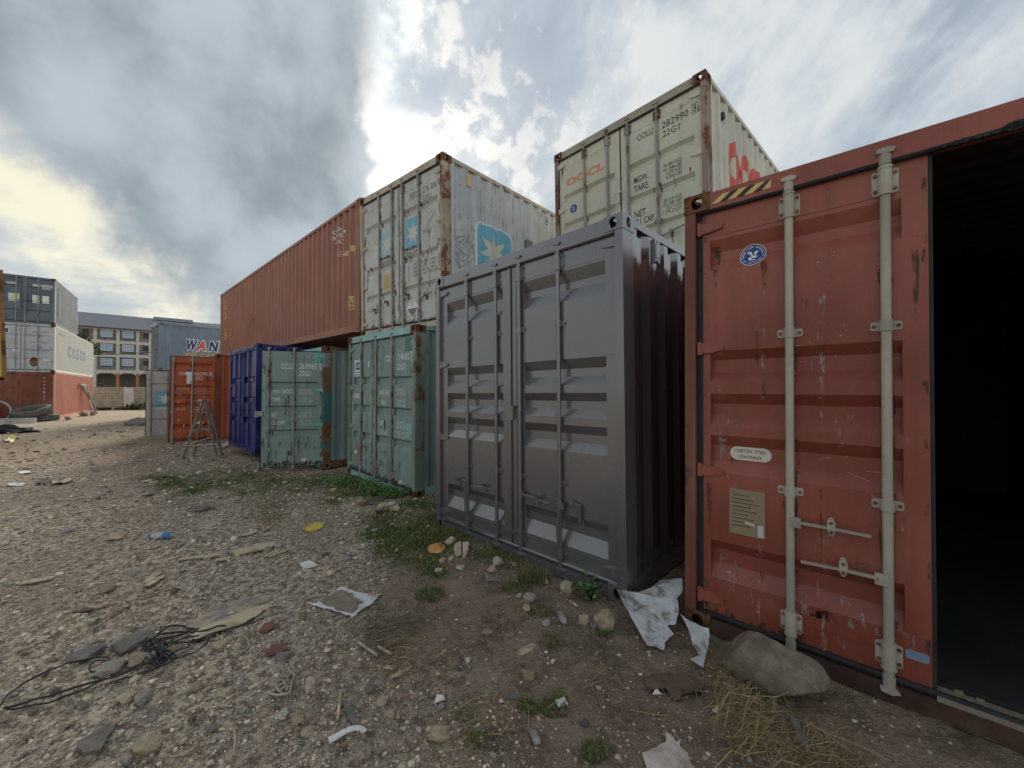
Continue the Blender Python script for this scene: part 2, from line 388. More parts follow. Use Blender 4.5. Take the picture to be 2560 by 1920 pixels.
class Print:
    """flat print in (a, z) coordinates that is laid onto a ribbed surface"""
    def __init__(s): s.v = []; s.f = []
    def poly(s, pts): k = len(s.v); s.v += list(pts); s.f.append(tuple(range(k, k + len(pts))))
    def text(s, txt, x0, x1, z0, z1, bold=0.0, slant=0.0):
        V, Fc = glyph(txt, bold)
        if not V: return
        ax = [p[0] for p in V]; az = [p[1] for p in V]
        sx_ = (x1 - x0) / (max(ax) - min(ax)); sz_ = (z1 - z0) / (max(az) - min(az)); k = len(s.v)
        for p in V:
            zz = (p[1] - min(az)) * sz_
            s.v.append((x0 + (p[0] - min(ax)) * sx_ + slant * zz, z0 + zz))
        s.f += [tuple(i + k for i in f) for f in Fc]
    def vtext(s, txt, x0, x1, z0, z1, bold=0.0):
        h = (z1 - z0) / len(txt)
        for i, ch in enumerate(txt):
            if ch != ' ': s.text(ch, x0, x1, z1 - (i + 0.85) * h, z1 - i * h, bold)
    def arc(s, txt, cx, cz, r, size, a0, a1, inward=False):
        n = len(txt)
        for i, ch in enumerate(txt):
            if ch == ' ': continue
            V, Fc = glyph(ch, 0.03)
            th = rad(a0 + (a1 - a0) * i / (n - 1)); ax = [p[0] for p in V]; mx = (min(ax) + max(ax)) / 2; k = len(s.v)
            for p in V:
                x, y = (p[0] - mx) * size, (p[1] - 0.35) * size
                er = Vector((math.cos(th), math.sin(th))); et = Vector((math.sin(th), -math.cos(th)))
                q = er * (r - y) - et * x if inward else er * (r + y) + et * x
                s.v.append((cx + q.x, cz + q.y))
            s.f += [tuple(j + k for j in f) for f in Fc]
    def build(s, name, mat, parent, place, breaks=None, axis=0):
        """place(a, z) -> local point; breaks: positions along axis (0=a, 1=z) where the surface folds"""
        bm = bmesh.new(); vs = [bm.verts.new((p[0], p[1], 0)) for p in s.v]
        for f in s.f:
            try: bm.faces.new([vs[i] for i in f])
            except ValueError: pass
        if breaks is not None:
            lo = min(p[axis] for p in s.v); hi = max(p[axis] for p in s.v); no = (1, 0, 0) if axis == 0 else (0, 1, 0)
            for b in breaks:
                if lo < b < hi:
                    co = (b, 0, 0) if axis == 0 else (0, b, 0)
                    bmesh.ops.bisect_plane(bm, geom=bm.verts[:] + bm.edges[:] + bm.faces[:], plane_co=co, plane_no=no)
        for v in bm.verts: v.co = place(v.co.x, v.co.y)
        me = bpy.data.meshes.new(name); bm.to_mesh(me); bm.free(); me.materials.append(MATS[mat])
        return link(name, me, parent)

# ------------------------------------------------------------------ shipping containers
CW = 2.438
def interp(br, x):
    if x <= br[0][0]: return br[0][1]
    for (a, d), (b, e) in zip(br, br[1:]):
        if x <= b: return d + (e - d) * (x - a) / (b - a) if b > a else e
    return br[-1][1]
def ribs(a, b, pitch=0.278, depth=0.036, inv=False):
    """(position, depth) fold lines of trapezoid corrugation between a and b"""
    n = max(1, round((b - a - 0.07) / pitch)); p = (b - a - 0.07) / n; out = [(a, 0.0)]
    for i in range(n):
        s = a + 0.07 + i * p; k = p / 0.278
        out += [(s, 0.0), (s + 0.068 * k, depth), (s + 0.138 * k, depth), (s + 0.206 * k, 0.0)]
    out.append((b, 0.0)); return out
CAST = {}
def casting_mesh(mat):
    """corner casting: a hollow block with an oval hole in each face"""
    if mat in CAST: return CAST[mat]
    mb = MB(); sx_, sy_, sz_ = 0.162, 0.178, 0.118; tk = 0.022
    def face(o, a, b, nrm, la, lb, ra, rb):
        o, a, b, nrm = Vector(o), Vector(a), Vector(b), Vector(nrm); n = 20
        k = len(mb.v); c = o + a * la / 2 + b * lb / 2
        for lay in (0, 1):
            for i in range(n):
                th = 2 * math.pi * (i + 0.5) / n; ca, sa = math.cos(th), math.sin(th)
                if lay == 0:
                    q = min(la / 2 / max(abs(ca), 1e-6), lb / 2 / max(abs(sa), 1e-6)); mb.v.append(tuple(c + a * ca * q + b * sa * q))
                else: mb.v.append(tuple(c + a * ca * ra + b * sa * rb))
        for i in range(n): mb.v.append(tuple(c + a * math.cos(2 * math.pi * (i + 0.5) / n) * ra + b * math.sin(2 * math.pi * (i + 0.5) / n) * rb - nrm * tk))
        for i in range(n):
            j = (i + 1) % n
            mb.f.append((k + i, k + j, k + n + j, k + n + i)); mb.f.append((k + n + i, k + n + j, k + 2 * n + j, k + 2 * n + i))
        # square corners
        for ca, sa in ((1, 1), (-1, 1), (-1, -1), (1, -1)):
            cr = c + a * ca * la / 2 + b * sa * lb / 2
            best = sorted(range(n), key=lambda i: (Vector(mb.v[k + i]) - cr).length)[:2]
            kk = len(mb.v); mb.v.append(tuple(cr)); mb.f.append((kk, k + best[0], k + best[1]))
    face((0, 0, 0), (1, 0, 0), (0, 0, 1), (0, -1, 0), sx_, sz_, 0.036, 0.042)
    face((0, sy_, 0), (1, 0, 0), (0, 0, 1), (0, 1, 0), sx_, sz_, 0.036, 0.042)
    face((0, 0, 0), (0, 1, 0), (0, 0, 1), (-1, 0, 0), sy_, sz_, 0.030, 0.042)
    face((sx_, 0, 0), (0, 1, 0), (0, 0, 1), (1, 0, 0), sy_, sz_, 0.030, 0.042)
    face((0, 0, sz_), (1, 0, 0), (0, 1, 0), (0, 0, 1), sx_, sy_, 0.032, 0.058)
    face((0, 0, 0), (1, 0, 0), (0, 1, 0), (0, 0, -1), sx_, sy_, 0.032, 0.058)
    CAST[mat] = mb.mesh('corner_casting', mat); return CAST[mat]

BR_MESH = {}
def bracket_mesh(kind, mat, boltmat, r):
    key = (kind, mat, round(r, 4))
    if key in BR_MESH: return BR_MESH[key]
    mb = MB(); h = {'top': 0.125, 'guide': 0.046, 'low': 0.11}[kind]
    w = {'top': 0.052, 'guide': 0.062, 'low': 0.052}[kind]
    mb.prism(rrect(-w, w, -h / 2, h / 2, 0.012, 3), -0.008, 0.0)
    mb.tube([(0, -0.024, -h / 2 - 0.006), (0, -0.024, h / 2 + 0.006)], r * 1.28, 12)
    mb.box(-r * 1.25, r * 1.25, -0.024, 0, -h / 2, h / 2)
    if kind != 'guide':
        mb.tube([(0, -0.024, h / 2), (0, -0.024, h / 2 + 0.012)], r * 1.45, 12); mb.tube([(0, -0.024, -h / 2 - 0.012), (0, -0.024, -h / 2)], r * 1.45, 12)
    nb = len(mb.f)
    for sx_ in (-1, 1):
        for sz_ in ((-1, 1) if kind != 'guide' else (0,)):
            mb.disc((sx_ * w * 0.76, -0.018, sz_ * h * 0.33), 0.0085, (0, 1, 0), 8, 0.014)
    me = mb.mesh('bar_bracket', mat)
    if boltmat:
        me.materials.append(MATS[boltmat])
        for p in me.polygons[nb:]: p.material_index = 1
    BR_MESH[key] = me; return me

def locking_bar(door, x, H, mat, r=0.018, guides=(), brackets=True, lo=0.05, hi=None):
    hi = hi or H - 0.055
    mb = MB(); yc = -0.024
    mb.tube([(x, yc, lo + 0.05), (x, yc, hi - 0.05)], r, 14)
    for z, s in ((hi, 1), (lo, -1)):                      # cam ends
        mb.tube([(x, yc, z - s * 0.085), (x, yc, z - s * 0.03)], r * 1.2, 12)
        mb.prism([(x - 0.035, z - s * 0.028), (x + 0.03, z - s * 0.034), (x + 0.042, z - s * 0.016), (x + 0.012, z - s * 0.002), (x - 0.03, z - s * 0.006)], yc - 0.026, yc + 0.02)
        mb.box(x - 0.04, x + 0.046, yc + 0.004, yc + 0.022, z - 0.026, z - 0.012)
    bar = mb.build('locking_bar', mat, door); bar.data.shade_smooth(); bar.data.set_sharp_from_angle(angle=rad(35))
    if brackets:
        for kind, z in [('top', H - 0.225), ('low', 0.235)] + [('guide', g) for g in guides]:
            link('bar_bracket', bracket_mesh(kind, mat, None if 'slate' in mat or 'blue' in mat else 'rust_steel', r), door, (x, 0, z))
    return bar

def handle(door, x, z, L, mat, down=False, drop=0.0, tip=0.0, keeper=True):
    """lever on a locking bar at x; L signed length towards the tip (or hanging down)"""
    mb = MB(); s = 1 if L > 0 else -1; y = -0.045
    mb.box(min(x, x + s * 0.052), max(x, x + s * 0.052), y - 0.006, y + 0.014, z - 0.028, z + 0.028)
    mb.disc((x + s * 0.03, y - 0.014, z), 0.011, (0, 1, 0), 8, 0.01)
    if down:
        mb.beam((x + s * 0.02, y, z - 0.015), (x - s * 0.004, y - 0.012, z - 0.17), 0.022, 0.010)
        mb.beam((x - s * 0.004, y - 0.012, z - 0.165), (x, y - 0.004, z - 0.34), 0.030, 0.012)
    else:
        a = abs(L)
        mb.beam((x + s * 0.045, y, z + 0.004), (x + s * a * 0.52, y - 0.006, z + drop * 0.5), 0.022, 0.014)
        mb.beam((x + s * a * 0.50, y - 0.006, z + drop * 0.5), (x + s * a, y - 0.016, z + drop + tip), 0.026, 0.010)
    h = mb.build('handle', mat, door)
    return h
def retainer(door, x, z, mat, open_=False):
    mb = MB()
    mb.prism(oval(x, z - 0.008, 0.021, 0.052, 14), -0.012, 0.0)
    mb.prism([(x - .014, z - .012), (x + .02, z - .008), (x + .018, z + .03), (x + .006, z + .046), (x - .012, z + .04)], -0.066, -0.054)
    mb.box(x - 0.012, x + 0.014, -0.055, -0.008, z + 0.008, z + 0.03)
    nb = len(mb.f)
    mb.disc((x + 0.003, -0.0685, z + 0.026), 0.0095, (0, 1, 0), 8, 0.004); mb.disc((x, -0.0145, z - 0.042), 0.0085, (0, 1, 0), 8, 0.004)
    o = mb.build('handle_retainer', mat, door); o.data.materials.append(MATS['rust_steel'])
    for p in o.data.polygons[nb:]: p.material_index = 1
    return o

def door_panel(root, name, x0, x1, z0, z1, prof, mat, pivot, oy, ang=0.0, stile=(0.085, 0.085), gw=0.022, depth=0.047, gasket='rubber', inset=None):
    """one leaf: folded skin, stiles, edges. local x is measured from the pivot, outer skin at y=0"""
    mb = MB(); xa, xb = x0 + stile[0], x1 - stile[1]
    px = pivot
    br = [(z0, 0.0)]
    for a, b, c, d in sorted(prof, key=lambda r: r[3]): br += [(d, 0.0), (c, depth), (b, depth), (a, 0.0)]
    br.append((z1, 0.0))
    for (za, da), (zb, db) in zip(br, br[1:]):
        if zb <= za: continue
        mb.quad((xa - px, da, za), (xb - px, da, za), (xb - px, db, zb), (xa - px, db, zb))
        mb.quad((x0 - px, 0, za), (xa - px, 0, za), (xa - px, 0, zb), (x0 - px, 0, zb))
        mb.quad((xb - px, 0, za), (x1 - px, 0, za), (x1 - px, 0, zb), (xb - px, 0, zb))
    for a, b, c, d in prof:
        for x in (xa, xb): mb.add([(x - px, 0, a), (x - px, depth, b), (x - px, depth, c), (x - px, 0, d)], [(0, 1, 2, 3)])
    T = 0.055
    mb.quad((x0 - px, T, z0), (x0 - px, T, z1), (x1 - px, T, z1), (x1 - px, T, z0))
    for x in (x0, x1): mb.quad((x - px, 0, z0), (x - px, T, z0), (x - px, T, z1), (x - px, 0, z1))
    for z in (z0, z1): mb.quad((x0 - px, 0, z), (x1 - px, 0, z), (x1 - px, T, z), (x0 - px, T, z))
    # raised weld lips of top and bottom sheet
    for z in (z1 - 0.155, z0 + 0.16):
        mb.box(xa - px, xb - px, -0.0035, 0.001, z - 0.004, z + 0.004)
    d = mb.build(name, mat, root); d.location = (px, oy, 0); d.rotation_euler = (0, 0, ang)
    if gasket:
        g = MB(); w = gw
        g.box(x0 - px - w, x0 - px - 0.001, 0.004, 0.05, z0 - w, z1 + w); g.box(x1 - px + 0.001, x1 - px + min(w, .016), 0.004, 0.05, z0 - w, z1 + w)
        g.box(x0 - px, x1 - px, 0.004, 0.05, z1 + 0.001, z1 + w); g.box(x0 - px, x1 - px, 0.004, 0.05, z0 - w, z0 - 0.001)
        g.build('gasket', gasket, d)
    DOORS[d.name] = (br, px)
    return d
DOORS = {}
def dprint(door, name, mat, fn, lift=0.0025):
    """print on a door leaf; fn fills a Print in (x from the pivot, z)"""
    br, px = DOORS[door.name]; p = Print(); fn(p)
    return p.build(name, mat, door, lambda a, z: (a, interp(br, z) - lift, z), [b for b, _ in br], 1)

def hinge(door, x, z, s, mat, long=0.135):
    """hinge blade: s=+1 knuckle on the +x side"""
    mb = MB()
    mb.prism([(x, z - 0.035), (x, z + 0.035), (x - s * long * 0.55, z + 0.03), (x - s * long, z + 0.012), (x - s * long, z - 0.016), (x - s * long * 0.55, z - 0.03)], -0.020, 0.0)
    mb.tube([(x + s * 0.008, -0.012, z - 0.043), (x + s * 0.008, -0.012, z + 0.043)], 0.017, 10)
    return mb.build('hinge', mat, door)

def container(label, q, L, H, paint_, side_=None, post=None, rail=None, cast='rust_steel', group=None, front='doors', header=None,
              right_side=True, roof_ribs=False, interior=None, sill=None, M4=None, end_ribs=False, prof=None, seam=1.219, open_right=None,
              door_mat=None, gasket='rubber', rod='rod_grey', zd=(0.085, None), hz=None, hinge_mat=None, rods=((0.585, 1), (1.04, 1), (1.36, 1), (1.815, 1)),
              guides=(), bar_r=0.018, brackets=True, left_stub=True, cat='container', castings='all', left_door=True, header_tube=True, post_l=None, sill_mat=None, rib_d=0.036, xl=0.085, stl=((0.085, 0.085), (0.085, 0.085)), gw=0.022):
    root = empty('shipping_container')
    tag(root, label, cat, group)
    if M4 is None:
        ps, ro, ta = q[3], q[4], q[5]
        u = Vector((math.cos(ps), -math.sin(ps), 0)); v = Vector((math.sin(ps), math.cos(ps), 0)); w = Vector((0, 0, 1))
        u2 = u * math.cos(ro) + w * math.sin(ro); w2 = -u * math.sin(ro) + w * math.cos(ro)
        v3 = v * math.cos(ta) + w2 * math.sin(ta); w3 = -v * math.sin(ta) + w2 * math.cos(ta)
        M4 = Matrix.Identity(4)
        for i in range(3): M4[i][0], M4[i][1], M4[i][2], M4[i][3] = u2[i], v3[i], w3[i], q[i]
    root.matrix_world = M4
    side_ = side_ or paint_; post = post or paint_; rail = rail or paint_; header = header or rail
    cm = casting_mesh(cast)
    for x in (0, CW - 0.162):
        for y in (0, L - 0.178):
            for z in (0, H - 0.118): link('corner_casting', cm, root, (x, y, z))
    for x0, x1, pm in ((0.004, 0.072, post_l or post), (CW - 0.072, CW - 0.004, post)):
        mb = MB(); mb.box(x0, x1, 0.006, 0.165, 0.118, H - 0.118); mb.build('corner_post', pm, root)
        mb = MB(); mb.box(x0, x1, L - 0.16, L - 0.006, 0.118, H - 0.118); mb.build('corner_post', post, root)
    mb = MB(); mb.box(0.162, CW - 0.162, 0.006, 0.10, H - 0.122, H - 0.012); mb.box(0.162, CW - 0.162, 0.03, 0.30, H - 0.018, H - 0.006); mb.build('header', header, root)
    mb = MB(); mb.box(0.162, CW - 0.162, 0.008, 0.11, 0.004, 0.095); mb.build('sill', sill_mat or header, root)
    for za, zb in ((H - 0.11, H - 0.025), (0.01, 0.13)): mb = MB(); mb.box(0.162, CW - 0.162, L - 0.068, L - 0.01, za, zb); mb.build('end_rail', rail, root)
    for x0, x1 in ((0.006, 0.062), (CW - 0.062, CW - 0.006)):
        mb = MB(); mb.box(x0, x1, 0.178, L - 0.178, H - 0.064, H - 0.004); mb.build('top_rail', rail, root)
        mb = MB(); mb.box(x0, x1, 0.178, L - 0.178, 0.018, 0.15)
        mb.build('bottom_rail', rail, root)
    br = ribs(0.165, L - 0.16, depth=rib_d)
    for s, xo in ((-1, 0.012), (1, CW - 0.012)):
        mb = MB()
        for (a, da), (b, db) in zip(br, br[1:]):
            mb.quad((xo - s * da, a, 0.148), (xo - s * db, b, 0.148), (xo - s * db, b, H - 0.062), (xo - s * da, a, H - 0.062))
        mb.build('side_panel', side_, root)
    # roof, floor, cross members, far end
    mb = MB()
    if roof_ribs:
        rb = ribs(0.30, L - 0.012, 0.209, 0.02)
        for (a, da), (b, db) in zip(rb, rb[1:]): mb.quad((0.06, a, H - 0.012 - da), (CW - 0.06, a, H - 0.012 - da), (CW - 0.06, b, H - 0.012 - db), (0.06, b, H - 0.012 - db))
    else: mb.quad((0.06, 0.10, H - 0.02), (CW - 0.06, 0.10, H - 0.02), (CW - 0.06, L - 0.02, H - 0.02), (0.06, L - 0.02, H - 0.02))
    mb.build('roof_panel', interior or rail, root)
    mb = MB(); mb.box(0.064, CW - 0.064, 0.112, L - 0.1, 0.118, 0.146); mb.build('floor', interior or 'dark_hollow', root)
    mb = MB()
    k = int((L - 0.6) / 0.35)
    for i in range(k): yy = 0.4 + i * (L - 0.8) / (k - 1); mb.box(0.064, CW - 0.064, yy - 0.022, yy + 0.022, 0.02, 0.114)
    mb.build('cross_members', rail, root)
    er = ribs(0.07, CW - 0.07, 0.25, 0.036)
    mb = MB()
    for (a, da), (b, db) in zip(er, er[1:]): mb.quad((a, L - 0.02 - da, 0.13), (b, L - 0.02 - db, 0.13), (b, L - 0.02 - db, H - 0.11), (a, L - 0.02 - da, H - 0.11))
    mb.build('end_panel', side_, root)
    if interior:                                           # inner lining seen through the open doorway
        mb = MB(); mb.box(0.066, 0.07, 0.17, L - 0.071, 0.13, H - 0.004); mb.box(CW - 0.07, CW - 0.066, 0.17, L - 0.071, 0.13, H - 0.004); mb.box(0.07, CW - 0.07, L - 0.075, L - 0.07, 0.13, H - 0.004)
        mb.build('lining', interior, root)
    out = dict(root=root, br=br, H=H, L=L)
    if front == 'panel':
        mb = MB(); er = ribs(0.07, CW - 0.07, 0.40, 0.04)
        for (a, da), (b, db) in zip(er, er[1:]): mb.quad((a, 0.02 + da, 0.095), (b, 0.02 + db, 0.095), (b, 0.02 + db, H - 0.12), (a, 0.02 + da, H - 0.12))
        mb.build('end_panel', door_mat or paint_, root); out['er'] = er
        return out
    z0, z1 = zd[0], zd[1] or H - 0.135
    if header_tube:
        for zz, yy in ((z1 + 0.012, 0.022), (z0 + 0.035, 0.03)):
            mb = MB(); mb.tube([(0.085, yy, zz), (CW - 0.085, yy, zz)], 0.017, 10); mb.build('door_seal', gasket, root, smooth=True)
    dm = door_mat or paint_; hm = hinge_mat or dm
    hz = hz or [H * f for f in (0.925, 0.648, 0.365, 0.075)]
    prof = prof or []
    xr = CW - 0.085
    if left_door:
        dl = door_panel(root, 'door', xl, seam - 0.012, z0, z1, prof, dm, xl, 0.04, gasket=gasket, stile=stl[0], gw=gw); out['L_'] = dl
        for z in hz: hinge(dl, -0.012, z, -1, hm)
    ang = open_right or 0.0
    dr = door_panel(root, 'door', seam + 0.012, xr - (0.0 if not open_right else 0.0), z0, z1, prof, dm, xr, 0.04 if not open_right else 0.0, ang, gasket=gasket, stile=stl[1], gw=gw); out['R_'] = dr
    for z in hz: hinge(dr, 0.012, z, 1, hm)
    for x, on in rods:
        if not on: continue
        d = out.get('L_') if x < seam else dr
        if d is None: continue
        px = DOORS[d.name][1]
        locking_bar(d, x - px, H, rod, bar_r, guides, brackets)
    return out

def sprint(c, name, mat, fn, lift=0.003):
    """print on the ribbed +x side wall, in (y, z)"""
    p = Print(); fn(p)
    br = c['br']
    return p.build(name, mat, c['root'], lambda a, z: (CW - 0.012 - interp(br, a) + lift, a, z), [b for b, _ in br], 0)

def weather(d, x0, x1, z0, z1, seed, n=14, mat='rust_stain', big=1.0, spots=()):
    """rust runs that start at fittings and edges, and corroded patches along the lower edge"""
    p0 = DOORS[d.name][1]; g = random.Random(seed)
    def fn(p):
        for i in range(n):
            x = g.choice(spots) + g.uniform(-.03, .03) if spots and g.random() < .6 else g.uniform(x0, x1)
            z = g.uniform(z0 + .2, z1); w_ = g.uniform(.006, .022) * big; l_ = g.uniform(.06, .42) * big
            p.poly([(x - w_ - p0, z), (x + w_ - p0, z), (x + w_ * .8 - p0, z - l_ * .4), (x + w_ * .25 - p0, z - l_), (x - w_ * .3 - p0, z - l_ * .9), (x - w_ * .9 - p0, z - l_ * .35)])
        for i in range(n):
            x = g.uniform(x0, x1); w_ = g.uniform(.02, .09) * big; h_ = g.uniform(.015, .06) * big
            p.poly([(x - w_ - p0, z0 + .004), (x + w_ - p0, z0 + .004), (x + w_ * .7 - p0, z0 + h_), (x + w_ * .1 - p0, z0 + h_ * 1.5), (x - w_ * .6 - p0, z0 + h_ * .8)])
        for i in range(n):
            x = g.choice((x0, x1)); z = g.uniform(z0, z1); s_ = .012 * big * g.uniform(.6, 2.0); dd = -1 if x == x1 else 1
            p.poly([(x - p0, z - s_ * 2), (x + dd * s_ - p0, z - s_), (x + dd * s_ * .7 - p0, z + s_ * 1.4), (x - p0, z + s_ * 2.4)])
    def fn2(p):
        fn(p); p.v = [(min(max(q[0], x0 - p0), x1 - p0), q[1]) for q in p.v]
    o = dprint(d, 'rust_marks' if mat == 'rust_stain' else 'grime_marks', mat, fn2, .0013); o['kind'] = 'stuff'

# ================================================================== THE YARD GROUND
class VNoise:
    def __init__(s, seed): s.g = np.random.default_rng(seed).random((256, 256))
    def __call__(s, x, y):
        x = np.asarray(x, float); y = np.asarray(y, float)
        xi, yi = np.floor(x).astype(int), np.floor(y).astype(int); fx, fy = x - xi, y - yi
        fx, fy = fx * fx * (3 - 2 * fx), fy * fy * (3 - 2 * fy); g = s.g
        a, b = g[xi & 255, yi & 255], g[(xi + 1) & 255, yi & 255]; c, d = g[xi & 255, (yi + 1) & 255], g[(xi + 1) & 255, (yi + 1) & 255]
        return (a + (b - a) * fx) * (1 - fy) + (c + (d - c) * fx) * fy - 0.5
NA, NB, NC = VNoise(1), VNoise(2), VNoise(3)
def ground_h(x, y):
    x = np.asarray(x, float); y = np.asarray(y, float); r = np.hypot(x, y)
    near = np.clip(1.3 - r / 26, 0, 1)
    h = 0.10 * NA(x * 0.22, y * 0.22) + 0.055 * NB(x * 0.7 + 9, y * 0.7)
    h = h + near * (0.05 * NC(x * 1.9, y * 1.9) + 0.026 * NA(x * 5.1 + 3, y * 5.1) + 0.020 * NB(x * 12.3, y * 12.3 + 7) + 0.012 * NC(x * 27.0, y * 27.0))
    h = h - 0.09 * np.exp(-((x + 9.5) ** 2 + (y - 12.5) ** 2) / 22) - 0.02
    return h
def smooth(x, a, b):
    k = np.clip((x - a) / (b - a), 0, 1); return k * k * (3 - 2 * k)
GRASS = [(-5.6, 7.4, 1.6, 1.0, .75), (-4.4, 7.0, 1.3, .9, .8), (-3.1, 7.0, 1.3, .6, .9), (-3.6, 6.0, 1.0, .45, .35), (-2.3, 6.6, .8, .45, 1.0), (-1.45, 5.75, .75, .4, .9),
         (-1.15, 4.75, .8, .55, .95), (-.75, 4.3, .65, .45, 1.0), (-.3, 3.95, .55, .35, .95), (-1.0, 3.95, .6, .36, .9), (-.75, 3.55, .32, .18, .9), (.1, 3.62, .35, .14, .8), (-1.35, 4.35, .4, .3, .4), (-1.75, 4.9, .5, .3, .35),
         (-6.6, 7.6, .8, .5, .35), (-4.8, 6.2, 1.1, .5, .3), (-3.2, 5.3, .5, .3, .3), (.15, 3.5, .3, .16, .45), (-2.7, 5.9, .5, .3, .35)]
def grass_m(x, y):
    m = np.zeros_like(np.asarray(x, float))
    for cx, cy, rx, ry, k in GRASS:
        c, s = math.cos(-0.75), math.sin(-0.75); dx, dy = x - cx, y - cy
        a, b = (dx * c + dy * s) / rx, (-dx * s + dy * c) / ry
        m = np.maximum(m, k * np.clip(1.25 - (a * a + b * b), 0, 1))
    return np.clip(m + 0.9 * (NB(np.asarray(x) * 2.3, np.asarray(y) * 2.3) + 0.5 * NC(np.asarray(x) * 6, np.asarray(y) * 6)) * (m > 0.02), 0, 1)
def gravel_m(x, y):
    q = -x - 0.22 * y + 0.38 + 0.9 * NA(x * 0.6, y * 0.6) + 0.5 * NB(x * 1.7, y * 1.7)
    return smooth(q, 0.0, 0.9) * (1 - 0.45 * smooth(y, 4.5, 8))
radii = [0.0]; r_ = 0.5
while r_ < 900: radii.append(r_); r_ *= 1.0095 if r_ < 7 else (1.0165 if r_ < 40 else 1.09)
th = np.concatenate([np.arange(-62, 62, 0.22), np.arange(62, 298, 4.0)]); th = np.radians(th)
RR = np.array(radii[1:]); NTh = len(th)
gx = (RR[:, None] * np.sin(th)[None]).ravel(); gy = (RR[:, None] * np.cos(th)[None]).ravel()
gz = ground_h(gx, gy)
V = np.concatenate([[[0, 0, float(ground_h(0, 0))]], np.stack([gx, gy, gz], 1)])
nr = len(RR); idx = 1 + np.arange(nr * NTh).reshape(nr, NTh); nx = np.roll(idx, -1, 1)
Fq = np.stack([idx[:-1], idx[1:], nx[1:], nx[:-1]], -1).reshape(-1, 4)
Ft = np.stack([np.zeros(NTh, int), idx[0], nx[0], nx[0]], -1)

m, n, b = mat_base('ground')
pos = n.new('ShaderNodeTexCoord').outputs['Object']
gm = n.new('ShaderNodeAttribute', attribute_name='col'); sc_ = n.new('ShaderNodeSeparateColor'); n.put(sc_.inputs[0], gm.outputs[0])
GV, GG, GD = sc_.outputs[0], sc_.outputs[1], sc_.outputs[2]
n1 = n.noise(pos, 0.55, 6, 0.6); n2 = n.noise(pos, 3.1, 8, 0.65, 0.3); n3 = n.noise(pos, 19.0, 7, 0.7); n4 = n.noise(pos, 75.0, 4, 0.65)
dirt = n.mix(n.smooth(n2, 0.3, 0.7), (0.17, 0.122, 0.09), (0.38, 0.285, 0.21))
dirt = n.mix(n.m('MULTIPLY', n.smooth(n3, 0.42, 0.68), 0.6), dirt, (0.43, 0.335, 0.25))
dirt = n.mix(n.m('MULTIPLY', n.smooth(n1, 0.5, 0.66), 0.4), dirt, (0.14, 0.108, 0.085))
grav = n.mix(n.smooth(n3, 0.40, 0.60), (0.21, 0.16, 0.12), (0.72, 0.60, 0.46))
grav = n.mix(n.m('MULTIPLY', n.smooth(n2, 0.5, 0.7), 0.45), grav, (0.42, 0.375, 0.315))
grav = n.mix(n.m('MULTIPLY', n.smooth(n1, 0.47, 0.60), 0.5), grav, (0.30, 0.225, 0.165))
c = n.mix(GV, dirt, grav)
c = n.mix(n.m('MULTIPLY', GG, 0.6), c, (0.085, 0.095, 0.042))
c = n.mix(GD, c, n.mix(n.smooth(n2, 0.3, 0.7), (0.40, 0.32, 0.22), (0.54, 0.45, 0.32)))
vor = n.new('ShaderNodeTexVoronoi'); n.put(vor.inputs['Vector'], pos); n.put(vor.inputs['Scale'], 46.0)
vs_ = n.new('ShaderNodeSeparateColor'); n.put(vs_.inputs[0], vor.outputs['Color'])
peb = n.m('MULTIPLY', n.smooth(vor.outputs['Distance'], 0.22, 0.40, 1.0, 0.0), n.smooth(n.m('ADD', vs_.outputs[0], n.m('MULTIPLY', GV, 0.25)), 0.62, 0.72))
pc = n.mix(vs_.outputs[1], (0.27, 0.235, 0.19), (0.62, 0.55, 0.44))
c = n.mix(n.m('MULTIPLY', peb, 0.8), c, pc)
c = n.mix(n.m('MULTIPLY', n.smooth(n4, 0.53, 0.68), 0.6), c, (0.085, 0.066, 0.05))
n.put(b.inputs['Base Color'], c); b.inputs['Roughness'].default_value = 0.95; b.inputs['Specular IOR Level'].default_value = 0.15
bp = n.new('ShaderNodeBump'); n.put(bp.inputs['Strength'], 1.0); n.put(bp.inputs['Distance'], 0.035)
hh = n.m('ADD', n.m('ADD', n.m('MULTIPLY', n3, 1.3), n.m('MULTIPLY', n4, 0.5)), n.m('ADD', n.m('MULTIPLY', n2, 1.0), n.m('MULTIPLY', peb, 0.30)))
n.put(bp.inputs['Height'], hh); n.l.new(bp.outputs[0], b.inputs['Normal'])
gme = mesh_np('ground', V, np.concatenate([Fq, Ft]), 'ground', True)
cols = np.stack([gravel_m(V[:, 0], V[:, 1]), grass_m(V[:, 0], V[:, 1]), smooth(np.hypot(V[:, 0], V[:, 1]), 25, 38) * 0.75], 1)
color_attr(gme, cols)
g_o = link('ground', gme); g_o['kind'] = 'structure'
def GZ(x, y): return float(ground_h(x, y))
def at(px, py):
    """where the photograph's pixel meets the ground"""
    d = ray(px, py); p = d * (-EYE / d.z)
    for _ in range(3): p = d * ((GZ(p.x, p.y) - EYE) / d.z)
    return Vector((p.x, p.y, GZ(p.x, p.y)))

